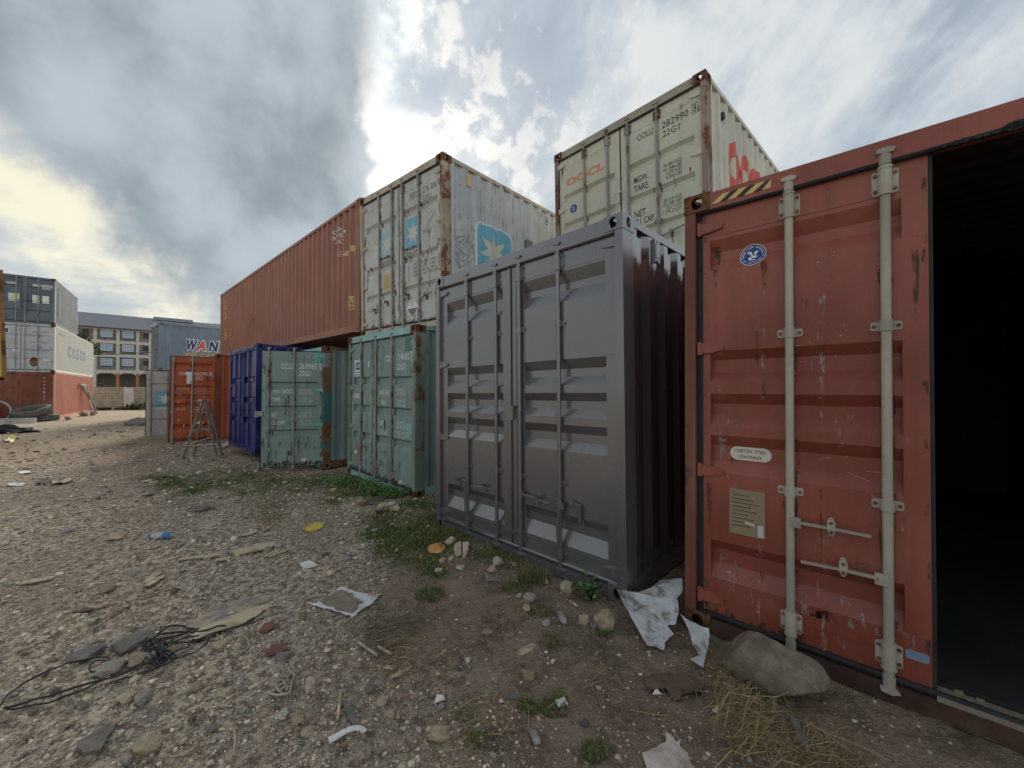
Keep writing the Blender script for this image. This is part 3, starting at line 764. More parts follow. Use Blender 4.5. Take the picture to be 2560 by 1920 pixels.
# ================================================================== CONTAINERS
Z_ = EYE
Q = dict(red=(1.157, 2.699, -1.599, .7343, -.0042, -.0093), grey=(-.888, 4.632, -1.606, .788, .0073, -.0019), oocl=(.748, 6.59, 1.295, .8156, .012, .006),
         msk=(-2.869, 7.538, .986, .7093, -.0126, .0185), cslu=(-3.152, 7.593, -1.61, .7932, -.0117, -.004), blue=(-7.793, 10.918, -1.535, .7451, .0101, -.0136),
         brown=(-11.78, 16.012, 1.229, .7587, -.0105, -.0105), cclu=(-5.738, 10.018, -1.679, .759, -.0009, -.0091), albu=(-11.537, 14.872, -1.72, .80, -.0017, -.0136),
         wan=(-21.058, 23.141, 1.061, .7015, 0, -.004), left=(-27.181, 20.407, -1.633, -.6913, -.004, 0))
Q = {k: (v[0], v[1], v[2] + Z_, *v[3:]) for k, v in Q.items()}
PH = [(2.575, 2.50, 2.44, 2.365), (1.842, 1.782, 1.695, 1.632), (1.56, 1.495, 1.42, 1.347), (1.29, 1.222, 1.12, 1.05), (.605, .54, .45, .36)]
PG = [(2.585, 2.49, 2.43, 2.33), (1.837, 1.755, 1.69, 1.621), (1.552, 1.483, 1.415, 1.346), (1.283, 1.209, 1.14, 1.062), (.531, .46, .388, .271)]
PC = [(1.83, 1.80, 1.715, 1.675), (1.335, 1.305, 1.21, 1.17), (.84, .81, .72, .68)]
PM = [(2.02, 1.98, 1.93, 1.885), (1.24, 1.20, 1.155, 1.115), (.74, .70, .655, .615)]
PO = [(1.87, 1.83, 1.785, 1.745), (1.405, 1.365, 1.32, 1.28), (.93, .89, .845, .805)]

# --- near rust-red container, one door swung away
c = container('rust red container standing open, with cream locking bars and a white corten steel sticker', Q['red'], 6.058, 2.896, 'red_paint', post='red_frame', rail='red_paint', header='red_paint', sill_mat='sill_dark',
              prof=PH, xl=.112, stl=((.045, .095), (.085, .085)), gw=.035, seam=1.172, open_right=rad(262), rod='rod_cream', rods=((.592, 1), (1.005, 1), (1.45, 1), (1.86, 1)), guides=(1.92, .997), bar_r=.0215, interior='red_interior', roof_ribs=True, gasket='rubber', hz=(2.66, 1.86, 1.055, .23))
R_, dl = c['root'], c['L_']; px = DOORS[dl.name][1]
handle(dl, .592 - px, .826, .35, 'rod_cream', drop=.014, tip=-.008); retainer(dl, .777 - px, .838, 'rod_cream')
handle(dl, 1.005 - px, .618, -.36, 'rod_cream', drop=.012, tip=-.012); retainer(dl, .827 - px, .632, 'rod_cream')
def abs_(p): p.poly(oval(.396 - px, 2.437, .072, .072, 40))
dprint(dl, 'round_sticker', 'ink_white', abs_, .0015)
dprint(dl, 'round_sticker', 'sticker_blue', lambda p: p.poly(oval(.396 - px, 2.437, .068, .068, 40)), .0022)
def eagle(p, cx, cz, s):
    p.poly([(cx - .58 * s, cz + .30 * s), (cx - .20 * s, cz + .44 * s), (cx - .06 * s, cz + .20 * s), (cx - .02 * s, cz - .06 * s), (cx - .16 * s, cz + .02 * s), (cx - .34 * s, cz + .22 * s)])
    p.poly([(cx + .06 * s, cz + .10 * s), (cx + .12 * s, cz + .34 * s), (cx + .46 * s, cz + .40 * s), (cx + .34 * s, cz + .20 * s), (cx + .20 * s, cz + .02 * s)])
    p.poly([(cx - .14 * s, cz - .05 * s), (cx + .16 * s, cz - .02 * s), (cx + .42 * s, cz - .16 * s), (cx + .20 * s, cz - .30 * s), (cx - .05 * s, cz - .28 * s)])
    p.poly([(cx - .36 * s, cz - .22 * s), (cx - .16 * s, cz - .10 * s), (cx - .04 * s, cz - .34 * s), (cx - .14 * s, cz - .52 * s), (cx - .32 * s, cz - .44 * s)])
    p.poly([(cx - .10 * s, cz - .50 * s), (cx + .24 * s, cz - .46 * s), (cx + .22 * s, cz - .54 * s), (cx - .08 * s, cz - .58 * s)])
def abst(p):
    p.arc('AMERICAN BUREAU', .396 - px, 2.437, .0545, .0155, 184, 4); p.arc('OF SHIPPING', .396 - px, 2.437, .0545, .0135, 216, 324, True)
    eagle(p, .396 - px, 2.437, .068); p.poly(oval(.396 - px - .057, 2.425, .004, .004, 8)); p.poly(oval(.396 - px + .057, 2.425, .004, .004, 8))
dprint(dl, 'round_sticker', 'ink_white', abst, .0030)
dprint(dl, 'oval_sticker', 'ink_cream', lambda p: p.poly(rrect(.263 - px, .490 - px, 1.137, 1.222, .04)), .0015)
def cort(p): p.text('CORTEN  STEEL', .288 - px, .463 - px, 1.186, 1.206); p.text('CONTAINER', .310 - px, .440 - px, 1.150, 1.170)
dprint(dl, 'oval_sticker', 'ink_black', cort, .0028)
mb = MB(); mb.box(.268 - px, .464 - px, -.004, -.0005, .677, .959); pl = mb.build('data_plate', 'ink_tan', dl)
def plate(p):
    for i in range(9):
        zz = .925 - i * .024; p.poly([(.285 - px, zz), (.285 + .15 * (.6 + .4 * ((i * 7) % 5) / 4) - px, zz), (.285 + .15 * (.6 + .4 * ((i * 7) % 5) / 4) - px, zz - .004), (.285 - px, zz - .004)])
dprint(dl, 'data_plate', 'ink_black', plate, .0052)
dprint(dl, 'data_plate', 'ink_worn', lambda p: (p.poly([(.425 - px, .685), (.455 - px, .685), (.455 - px, .755), (.425 - px, .755)]), p.poly([(.355 - px, .752), (.41 - px, .744), (.41 - px, .757), (.355 - px, .765)])), .0056)
dprint(dl, 'paint_patch', 'ink_slate', lambda p: p.poly(rrect(1.065 - px, 1.150 - px, .243, .289, .012)), .002)
dprint(dl, 'paint_patch', 'scuff_stain', lambda p: p.poly([(.790 - px, .185), (.848 - px, .180), (.850 - px, .246), (.795 - px, .252)]), .002)
def scr(p):
    r = random.Random(4)
    for i in range(34):
        x, z = r.uniform(.62, 1.05), r.uniform(1.62, 2.40); s_ = r.uniform(.0015, .005); a = r.uniform(0, 3)
        p.poly([(x - px + s_ * math.cos(a + k), z + s_ * .6 * math.sin(a + k)) for k in (0, 1.6, 3.1, 4.5)])
    for i in range(6):
        x, z = r.uniform(.2, 1.0), r.uniform(.3, 1.6); l = r.uniform(.03, .12); a = r.uniform(-1.2, .4)
        p.poly([(x - px, z), (x + l * math.cos(a) - px, z + l * math.sin(a)), (x + l * math.cos(a) - px, z + l * math.sin(a) - .0012), (x - px, z - .0012)])
dprint(dl, 'scratches', 'ink_dim', scr, .0018)
weather(dl, .12, 1.155, .09, 2.75, 3, 16, spots=(.592, 1.005)); weather(dl, .12, 1.155, .09, 2.75, 4, 16, 'grime_stain', 1.3, (.592, 1.005)); weather(dl, .2, 1.1, .3, 2.6, 9, 12, 'scuff_stain', 2.2)
def hz_(p, a):
    k = 0; x = .173
    for i in range(7):
        x0, x1 = .173 + i * .0475, .173 + (i + 1) * .0475
        if i % 2 == a:
            q = [(x0, 2.803), (x1, 2.803), (min(x1 + .066, .506), 2.853), (min(x0 + .066, .506), 2.853)]
            p.poly(q)
pr = Print(); hz_(pr, 0); pr.build('hazard_stripe', 'ink_amber', R_, lambda a, z: (a, .0035, z))
pr = Print(); hz_(pr, 1); pr.build('hazard_stripe', 'ink_black', R_, lambda a, z: (a, .0035, z))
mb = MB(); mb.box(1.172, CW - .09, .012, .112, .095, .121); mb.build('threshold', 'sill_dust', R_)
mb = MB()
r = random.Random(8)
for i in range(46):
    a = r.uniform(1.2, 2.3); s_ = r.uniform(.006, .02); y = r.uniform(.02, .12); mb.box(a, a + s_ * 1.6, y, y + s_, .12, .123 + s_ * .5)
o = mb.build('crumbs', 'sill_dust', R_); o['kind'] = 'stuff'
mb = MB(); r = random.Random(3)
for i in range(60):
    a = r.uniform(.9, 2.1); k = 1.0 if a > 1.2 else .5; s_ = r.uniform(.006, .013) * k
    if 1.4 < a < 1.62: s_ *= 1.8
    mb.prism(oval(a, 2.76 + s_ * .4, s_ * 1.4, s_, 7), .001, .006)
o = mb.build('moss_growth', 'rubber', R_); o['kind'] = 'stuff'

# --- slate grey container, fresh paint
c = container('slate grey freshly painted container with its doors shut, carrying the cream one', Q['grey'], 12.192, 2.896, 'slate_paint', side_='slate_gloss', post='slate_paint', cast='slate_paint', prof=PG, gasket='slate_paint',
              rod='slate_paint', rods=((.572, 1), (1.028, 1), (1.352, 1), (1.815, 1)), guides=(2.14, .787), bar_r=.0185, hz=(2.70, 1.88, 1.05, .20), seam=1.30, stl=((.10, .18), (.08, .09)))
R_, dl, dr = c['root'], c['L_'], c['R_']; pl_, pr_ = DOORS[dl.name][1], DOORS[dr.name][1]
handle(dl, .572 - pl_, .60, -.05, 'slate_paint', down=True); retainer(dl, .41 - pl_, .60, 'slate_paint')
handle(dl, 1.028 - pl_, .60, -.36, 'slate_paint', drop=.0, tip=-.01); retainer(dl, .848 - pl_, .605, 'slate_paint')
handle(dr, 1.352 - pr_, .625, .38, 'slate_paint', drop=-.005, tip=-.01); retainer(dr, 1.574 - pr_, .617, 'slate_paint')
handle(dr, 1.815 - pr_, .61, .05, 'slate_paint', down=True)
mb = MB(); mb.beam((1.93 - pr_, -.03, .655), (2.03 - pr_, -.03, .635), .03, .02); mb.beam((2.02 - pr_, -.025, .64), (2.02 - pr_, -.02, .50), .022, .022); mb.box(1.99 - pr_, 2.05 - pr_, -.012, 0, .49, .53); mb.disc((1.95 - pr_, -.05, .65), .02, (0, 1, 0), 10, .03); mb.build('handle_retainer', 'slate_paint', dr)
mb = MB()
for a, b2, c2, d2 in ((.276, .505, .936, .933), (.276, .505, .70, .697)): mb.box(a - pl_, b2 - pl_, -.0015, 0, d2, c2)
for x in (.276, .503): mb.box(x - pl_, x + .003 - pl_, -.0015, 0, .697, .936)
mb.build('plate_outline', 'slate_paint', dl)
mb = MB(); mb.tube([(1.215 - pl_, -.012, .12), (1.215 - pl_, -.012, 2.745)], .0125, 10); mb.box(1.175 - pl_, 1.262 - pl_, -.03, 0, 1.30, 1.415); mb.box(1.163 - pl_, 1.273 - pl_, -.036, -.012, 1.405, 1.432); mb.disc((1.22 - pl_, -.02, 1.05), .012, (0, 1, 0), 8, .01)
mb.disc((1.22 - pl_, -.02, .82), .012, (0, 1, 0), 8, .01); mb.box(1.18 - pl_, 1.26 - pl_, -.016, 0, .22, .245); mb.build('cover_strip', 'slate_paint', dl)
mb = MB(); mb.box(CW - .012, CW + .010, .505, .60, 2.63, 2.82); mb.box(CW + .01, CW + .014, .52, .585, 2.67, 2.78)
for z in (2.642, 2.806): mb.disc((CW + .008, .552, z), .010, (1, 0, 0), 8, .008)
mb.build('vent_cover', 'slate_paint', R_)

# --- cream container on the slate one
c = container('cream container with black OOLU code on its doors, perched on the slate grey one', Q['oocl'], 6.058, 2.591, 'cream_paint', side_='cream_side', post='cream_post', rail='cream_side', header='cream_header', prof=PO,
              gasket='rubber_dusty', rod='rod_grey', rods=((.59, 1), (1.01, 1), (1.35, 1), (1.785, 1)), guides=(.93,), bar_r=.018, hz=(2.36, 1.62, .92, .22))
R_, dl, dr = c['root'], c['L_'], c['R_']; pl_, pr_ = DOORS[dl.name][1], DOORS[dr.name][1]
T = lambda d, mat, txt, x0, x1, z0, z1, bold=0.0, slant=0.0: dprint(d, 'lettering', mat, lambda p: p.text(txt, x0 - DOORS[d.name][1], x1 - DOORS[d.name][1], z0, z1, bold, slant))
T(dl, 'ink_orange', 'OOCL', .215, .945, 1.985, 2.115, .05)
T(dr, 'ink_black', 'OOLU', 1.49, 1.725, 2.145, 2.235); T(dr, 'ink_black', '282990', 1.85, 2.205, 2.145, 2.235); T(dr, 'ink_black', '22G1', 1.86, 2.085, 2.025, 2.11)
def chk(p, x0, x1, z0, z1, txt, w=.006):
    p.text(txt, x0 + .02, x1 - .02, z0 + .016, z1 - .016)
    for q in ((x0, x1, z0, z0 + w), (x0, x1, z1 - w, z1), (x0, x0 + w, z0, z1), (x1 - w, x1, z0, z1)): p.poly([(q[0], q[2]), (q[1], q[2]), (q[1], q[3]), (q[0], q[3])])
dprint(dr, 'lettering', 'ink_black', lambda p: chk(p, 2.245 - pr_, 2.325 - pr_, 2.135, 2.265, '8'))
T(dr, 'ink_black', 'MGW.', 1.43, 1.645, 1.565, 1.655, .01); T(dr, 'ink_black', 'TARE.', 1.43, 1.655, 1.44, 1.53, .01)
for i, s_ in enumerate(('30.480 KGS', '67.200 LBS', ' 2.270 KGS', ' 5.000 LBS')): T(dr, 'ink_black', s_.strip(), 1.86 + (.035 if s_[0] == ' ' else 0), 2.105, 1.615 - i * .056, 1.66 - i * .056)
T(dr, 'ink_black', 'NET.', 1.43, 1.615, 1.075, 1.175, .01); T(dr, 'ink_black', 'CU. CAP.', 1.42, 1.725, .965, 1.055, .01)
for i, s_ in enumerate(('28.210 KGS', '62.200 LBS', ' 33.2  CU.M', '1.170 CU.FT')): T(dr, 'ink_black', s_.strip(), 1.85 + (.04 if s_[0] == ' ' else 0), 2.095, 1.15 - i * .054, 1.193 - i * .054)
dprint(dl, 'round_sticker', 'ink_worn', lambda p: p.poly(oval(.36 - pl_, 1.59, .072, .072)), .0015)
dprint(dl, 'round_sticker', 'sticker_blue', lambda p: p.poly(oval(.36 - pl_, 1.59, .067, .067)), .0022)
dprint(dl, 'round_sticker', 'ink_worn', lambda p: eagle(p, .36 - pl_, 1.59, .075), .003)
handle(dr, 1.785 - pr_, .70, .42, 'rod_grey', drop=.06); retainer(dr, 1.96 - pr_, .71, 'rod_grey'); handle(dl, .59 - pl_, .62, .33, 'rod_grey'); handle(dl, 1.01 - pl_, .75, -.33, 'rod_grey')
for d_, k_ in ((dl, 11), (dr, 12)): weather(d_, DOORS[d_.name][1] * 0 + (.10 if d_ is dl else 1.24), 1.20 if d_ is dl else 2.34, .09, 2.44, k_, 12, spots=(.59, 1.01, 1.35, 1.785)[0 if d_ is dl else 2:][:2])
mb = MB(); mb.box(1.185, 1.225, -.03, -.005, 1.36, 1.56); mb.box(1.16, 1.245, -.035, -.0, 1.50, 1.54); mb.build('door_lug', 'cream_paint', R_)
sprint(c, 'side_lettering', 'ink_red', lambda p: p.text('OOCL', .76, 2.45, 1.36, 2.14, .07, .06))
mb = MB(); mb.prism(oval(.62, 2.30, .05, .05, 10), CW - .05, CW - .004, 'yz'); mb.build('vent_cover', 'rubber_dusty', R_)

# --- teal lower container and the pale grey one on it
c = container('teal container with CSLU code, doors shut, weeds growing along its base', Q['cslu'], 6.058, 2.591, 'teal_paint', post='teal_post', rail='teal_light', header='teal_light', prof=PC, gasket='rubber_dusty',
              rod='rod_grey', rods=((.535, 1), (1.12, 1), (1.68, 1)), guides=(1.02,), bar_r=.019, hz=(2.34, 1.63, .92, .21), seam=.975, hinge_mat='teal_paint')
R_, dl, dr = c['root'], c['L_'], c['R_']; pl_, pr_ = DOORS[dl.name][1], DOORS[dr.name][1]
T(dr, 'ink_white', 'CSLU', 1.425, 1.70, 2.075, 2.175, .01); T(dr, 'ink_white', '114102', 1.83, 2.195, 2.08, 2.185, .01); T(dr, 'ink_white', '22G1', 1.82, 2.07, 1.93, 2.03, .01)
dprint(dr, 'lettering', 'ink_white', lambda p: chk(p, 2.225 - pr_, 2.305 - pr_, 2.065, 2.20, '7'))
T(dr, 'ink_white', 'MAX.GROSS', 1.24, 1.655, 1.525, 1.605, .01); T(dr, 'ink_white', 'TARE', 1.25, 1.42, 1.36, 1.435, .01); T(dr, 'ink_white', 'NET', 1.25, 1.39, 1.01, 1.09, .01); T(dr, 'ink_white', 'CU.CAP.', 1.25, 1.52, .865, .94, .01)
for z, a, b2 in ((1.53, '30 480 KG.', '67 200 LBS'), (1.355, '2 185 KG.', '4 820 LBS'), (1.01, '28 295 KG.', '62 380 LBS'), (.858, '33.2 CU.M', '1 173 CU.FT')):
    T(dr, 'ink_white', a, 1.83, 2.08, z + .062, z + .107); T(dr, 'ink_white', b2, 1.83, 2.10, z, z + .045)
dprint(dl, 'logo_panel', 'ink_white', lambda p: (p.poly([(.22 - pl_, 1.925), (.515 - pl_, 1.925), (.515 - pl_, 2.145), (.22 - pl_, 2.145)]), p.poly([(.20 - pl_, 1.795), (.48 - pl_, 1.795), (.48 - pl_, 1.905), (.20 - pl_, 1.905)])), .0015)
def csl(p):
    for x0, x1, z0, z1 in ((.26, .30, 1.97, 2.10), (.26, .38, 2.07, 2.10), (.26, .38, 1.97, 2.0), (.34, .375, 1.94, 2.13), (.375, .48, 2.07, 2.10), (.40, .48, 2.015, 2.045), (.445, .48, 1.97, 2.04), (.375, .48, 1.97, 2.0)):
        p.poly([(x0 - pl_, z0), (x1 - pl_, z0), (x1 - pl_, z1), (x0 - pl_, z1)])
dprint(dl, 'logo_panel', 'ink_blue', csl, .0028)
def hanzi(p):
    for k in range(4):
        x = .215 + k * .064
        for q in ((0, .05, .0, .008), (0, .05, .028, .036), (.02, .028, -.02, .05), (0, .05, -.02, -.012), (.002, .01, -.02, .036)): p.poly([(x + q[0] - pl_, 1.845 + q[2]), (x + q[1] - pl_, 1.845 + q[2]), (x + q[1] - pl_, 1.845 + q[3]), (x + q[0] - pl_, 1.845 + q[3])])
    p.poly([(.215 - pl_, 1.806), (.465 - pl_, 1.806), (.465 - pl_, 1.814), (.215 - pl_, 1.814)])
dprint(dl, 'logo_panel', 'ink_navy', hanzi, .0028)
dprint(dl, 'oval_sticker', 'ink_violet', lambda p: p.poly(oval(.81 - pl_, 2.055, .046, .066)), .0015); dprint(dl, 'oval_sticker', 'ink_white', lambda p: (p.poly(oval(.81 - pl_, 2.055, .03, .052)),), .0025); dprint(dl, 'oval_sticker', 'ink_blue', lambda p: eagle(p, .81 - pl_, 2.055, .04), .0032)
dprint(dl, 'oval_sticker', 'ink_worn', lambda p: p.poly(rrect(.20 - pl_, .47 - pl_, 1.445, 1.525, .035)), .0015)
dprint(dr, 'oval_sticker', 'ink_cream', lambda p: p.poly(oval(1.95 - pr_, .155, .055, .05)), .0015); dprint(dr, 'oval_sticker', 'ink_black', lambda p: p.text('CSC', 1.925 - pr_, 1.975 - pr_, .145, .165), .0025)
mb = MB(); mb.box(.25 - pl_, .475 - pl_, -.006, 0, .285, .585); mb.build('data_plate', 'ink_tan', dl); dprint(dl, 'data_plate', 'ink_white', lambda p: p.poly([(.26 - pl_, .41), (.345 - pl_, .41), (.345 - pl_, .47), (.26 - pl_, .47)]), .008)
dprint(dr, 'paint_patch', 'teal_dark', lambda p: p.poly([(2.07 - pr_, 2.21), (2.26 - pr_, 2.21), (2.26 - pr_, 2.42), (2.07 - pr_, 2.42)]), .0012)
dprint(dr, 'paint_patch', 'teal_light', lambda p: p.poly([(2.10 - pr_, .87), (2.26 - pr_, .86), (2.26 - pr_, 1.10), (2.12 - pr_, 1.11)]), .0012)
handle(dl, .535 - pl_, .58, .06, 'rod_grey', down=True); retainer(dl, .74 - pl_, .58, 'rod_grey'); handle(dr, 1.68 - pr_, .52, -.05, 'rod_grey', down=True); retainer(dr, 1.46 - pr_, .57, 'rod_grey'); retainer(dr, 1.33 - pr_, .40, 'rod_grey'); handle(dr, 1.12 - pr_, .46, -.05, 'rod_grey', down=True)

for d_, k_ in ((dl, 21), (dr, 22)):
    for m_ in ('rust_stain', 'grime_stain'): weather(d_, .10 if d_ is dl else 1.0, .95 if d_ is dl else 2.34, .09, 2.44, k_ + (5 if m_[0] == 'g' else 0), 20, m_, 1.5, (.535,) if d_ is dl else (1.12, 1.68))
c = container('weathered pale grey container with sky blue star logos, on top of a teal one', Q['msk'], 6.058, 2.591, 'grey_door', side_='grey_side', post='peeling_post', post_l='grey_rail', rail='grey_rail', header='grey_rail', prof=PM, gasket='rubber_dusty',
              rod='rod_grey', rods=((.64, 1), (1.05, 1), (1.365, 1), (1.81, 1)), guides=(.80,), bar_r=.019, hz=(2.36, 1.63, .90, .22), seam=1.235, hinge_mat='grey_rail')
R_, dl, dr = c['root'], c['L_'], c['R_']; pl_, pr_ = DOORS[dl.name][1], DOORS[dr.name][1]
T(dr, 'ink_grey', 'MSKU', 1.545, 1.775, 2.135, 2.24); T(dr, 'ink_grey', '276 386', 1.895, 2.25, 2.14, 2.24); T(dr, 'ink_grey', '22G1', 1.895, 2.115, 2.03, 2.10); T(dr, 'ink_grey', '1', 2.28, 2.31, 2.16, 2.25)
for d, x0, x1, z0, z1, m1, m2, tz in ((dr, 1.425, 1.83, 1.37, 1.83, 'ink_sky', 'ink_cream', 1.245), (dl, .665, 1.05, 1.36, 1.80, 'ink_sky_pale', 'ink_cream', 1.24)):
    p0 = DOORS[d.name][1]
    dprint(d, 'logo_panel', m1, lambda p: p.poly(rrect(x0 - p0, x1 - p0, z0, z1, .05)), .0015)
    dprint(d, 'logo_panel', m2, lambda p: p.poly(star_poly((x0 + x1) / 2 - p0, (z0 + z1) / 2 - .02, .205, .075)), .0027)
    T(d, 'ink_black', 'MAERSK', x0 - .02, x1 + .03, tz + .072, tz + .13, .035); T(d, 'ink_black', 'SEALAND', x0 - .02, x1 + .03, tz, tz + .058, .0)
for i, (a, b2) in enumerate((('67.200 LB', '30.480 KG'), ('62.330 LB', '28.280 KG'), ('4.850 LB', '2.200 KG'), ('1.170 FT', '33.20 M'))):
    T(dr, 'ink_grey', a, 1.85, 2.02, 1.045 - i * .062, 1.085 - i * .062); T(dr, 'ink_grey', b2, 2.07, 2.22, 1.045 - i * .062, 1.085 - i * .062); T(dr, 'ink_grey', ('GROSS', 'NET', 'TARE', 'CUBE')[i], 1.63, 1.78, 1.045 - i * .062, 1.085 - i * .062)
dprint(dl, 'paper_label', 'ink_amber', lambda p: p.poly([(.74 - pl_, .78), (.945 - pl_, .77), (.94 - pl_, 1.05), (.735 - pl_, 1.055)]), .0015)
dprint(dl, 'paper_label', 'ink_tan', lambda p: [p.poly([(.76 - pl_, 1.02 - i * .026), (.92 - pl_, 1.018 - i * .026), (.92 - pl_, 1.010 - i * .026), (.76 - pl_, 1.012 - i * .026)]) for i in range(9)], .0026)
dprint(dl, 'paper_label', 'ink_worn', lambda p: p.poly([(.40 - pl_, 2.04), (.575 - pl_, 2.04), (.575 - pl_, 2.20), (.40 - pl_, 2.20)]), .0012)
dia = lambda k: [(1.60 - pr_ + .17 * k, .36), (1.60 - pr_, .36 + .185 * k), (1.60 - pr_ - .17 * k, .36), (1.60 - pr_, .36 - .185 * k)]
dprint(dr, 'hazard_placard', 'ink_white', lambda p: p.poly(dia(1)), .0015)
dprint(dr, 'hazard_placard', 'ink_grey', lambda p: (p.poly([(1.60 - pr_ + .145, .355), (1.60 - pr_, .355 - .155), (1.60 - pr_ - .145, .355)]), p.poly([(1.56 - pr_, .43), (1.63 - pr_, .46), (1.63 - pr_, .475), (1.56 - pr_, .445)]), p.poly([(1.57 - pr_, .395), (1.61 - pr_, .395), (1.61 - pr_, .415), (1.57 - pr_, .415)])), .0027)
def scrib(p, pts, w=.006):
    for (a, b2), (c2, d2) in zip(pts, pts[1:]):
        q = Vector((c2 - a, d2 - b2)); q = Vector((-q.y, q.x)).normalized() * w / 2; p.poly([(a - q.x, b2 - q.y), (c2 - q.x, d2 - q.y), (c2 + q.x, d2 + q.y), (a + q.x, b2 + q.y)])
dprint(dr, 'graffiti', 'ink_grey', lambda p: (scrib(p, [(1.98 - pr_, 1.60), (2.20 - pr_, 1.80)]), scrib(p, [(2.00 - pr_, 1.585), (2.22 - pr_, 1.775)]), scrib(p, [(2.10 - pr_, 1.82), (2.14 - pr_, 1.78)]), scrib(p, [(2.10 - pr_, 1.785), (2.135 - pr_, 1.82)]), p.text('SWEET', 1.90 - pr_, 2.12 - pr_, 1.50, 1.56), scrib(p, [(2.14 - pr_, 1.57), (2.20 - pr_, 1.53)])), .002)
handle(dl, .64 - pl_, .42, -.30, 'rod_grey', drop=.02); retainer(dl, .48 - pl_, .44, 'rust_steel'); handle(dr, 1.365 - pr_, .55, .3, 'rod_grey', drop=-.04); retainer(dr, 1.50 - pr_, .57, 'rust_steel'); handle(dr, 1.81 - pr_, .47, .36, 'rod_grey', drop=.06); retainer(dr, 1.99 - pr_, .50, 'rust_steel'); retainer(dl, .88 - pl_, .53, 'rust_steel')
sprint(c, 'side_logo', 'ink_white', lambda p: p.poly(rrect(.70, 1.60, .82, 1.79, .13)), .002)
sprint(c, 'side_logo', 'ink_sky', lambda p: p.poly(rrect(.722, 1.578, .842, 1.768, .12)), .0032)
sprint(c, 'side_logo', 'ink_cream', lambda p: p.poly(star_poly(1.13, 1.35, .39, .14)), .0046)
sprint(c, 'side_graffiti', 'ink_grey', lambda p: [scrib(p, [(.28 + .16 * i + .09 * math.sin(i * 2.1 + k), 1.0 + .10 * j + .06 * math.cos(k * 1.7 + j)) for k in range(5)], .008) for i in range(3) for j in range(5)], .003)
mb = MB(); mb.box(CW - .02, CW - .002, .50, .585, 2.27, 2.47); mb.build('vent_cover', 'ink_amber', R_)
mb = MB(); mb.box(CW - .03, CW - .002, 2.0, 2.2, 1.60, 1.81); mb.build('vent_cover', 'ink_grey', R_)
def cracks(p):
    r = random.Random(5)
    for i in range(90):
        a = .24 + .139 * r.randint(0, 12) + r.uniform(-.012, .012); z = r.uniform(.9, 2.4); l = r.uniform(.02, .16)
        p.poly([(a, z), (a + .004, z + l * .5), (a + .001, z + l), (a - .006, z + l * .4)])
sprint(c, 'rust_cracks', 'rust_steel', cracks, .0025)

for d_, k_ in ((dl, 31), (dr, 32)):
    for m_ in ('rust_stain', 'grime_stain'): weather(d_, .10 if d_ is dl else 1.26, 1.21 if d_ is dl else 2.34, .09, 2.44, k_ + (5 if m_[0] == 'g' else 0), 22, m_, 1.3, (.64, 1.05) if d_ is dl else (1.365, 1.81))
# --- brown 40 ft container lying along the row on the second tier
q = Q['brown']; ps, ro, ta = q[3], q[4], q[5]
u = Vector((math.cos(ps), -math.sin(ps), 0)); v = Vector((math.sin(ps), math.cos(ps), 0)); w = Vector((0, 0, 1))
u2 = u * math.cos(ro) + w * math.sin(ro); w2 = -u * math.sin(ro) + w * math.cos(ro); v3 = v
M4 = Matrix.Identity(4); org = Vector(q[:3]) + v3 * CW
for i in range(3): M4[i][0], M4[i][1], M4[i][2], M4[i][3] = -v3[i], u2[i], w2[i], org[i]
c = container('long brown ribbed container lying side-on across the second tier of the row', None, 12.192, 2.591, 'brown_paint', post='brown_post', rail='brown_paint', cast='brown_post', M4=M4, front='panel', rib_d=.062)
R_ = c['root']
S = lambda mat, txt, x0, x1, z0, z1, bold=.0: sprint(c, 'side_lettering', mat, lambda p: p.text(txt, x0, x1, z0, z1, bold))
S('ink_white', 'GLDU', 10.90, 11.36, 2.20, 2.285); S('ink_white', '051579', 10.86, 11.50, 2.075, 2.16); S('ink_white', '45G1', 11.02, 11.36, 1.945, 2.03)
sprint(c, 'side_lettering', 'ink_worn', lambda p: [p.poly([(11.18 + x, 1.66 + z), (11.18 + x + w_, 1.66 + z), (11.18 + x + w_, 1.66 + z + h_), (11.18 + x, 1.66 + z + h_)]) for x, z, w_, h_ in ((0, .10, .17, .012), (0, .0, .012, .11), (.03, .05, .11, .012), (.03, .0, .012, .06), (.09, -.05, .05, .03))])
sprint(c, 'warning_triangle', 'ink_amber', lambda p: p.poly([(11.39, 1.615), (11.58, 1.63), (11.57, 1.76)]))
sprint(c, 'warning_label', 'ink_amber', lambda p: p.poly([(11.755, 1.65), (11.835, 1.65), (11.835, 1.765), (11.755, 1.765)]))
sprint(c, 'warning_label', 'ink_amber', lambda p: p.poly([(11.60, .47), (11.90, .48), (11.90, .755), (11.60, .745)]), .0025)
for i, s_ in enumerate(('EAL IN', 'THIS', 'TRAY')): sprint(c, 'warning_label', 'ink_black', lambda p: p.text(s_, 11.62, 11.88, .66 - i * .085, .725 - i * .085, .01), .004)
sprint(c, 'side_lettering', 'ink_yellow', lambda p: p.vtext('GOLD', .64, .86, .62, 2.22, .02))

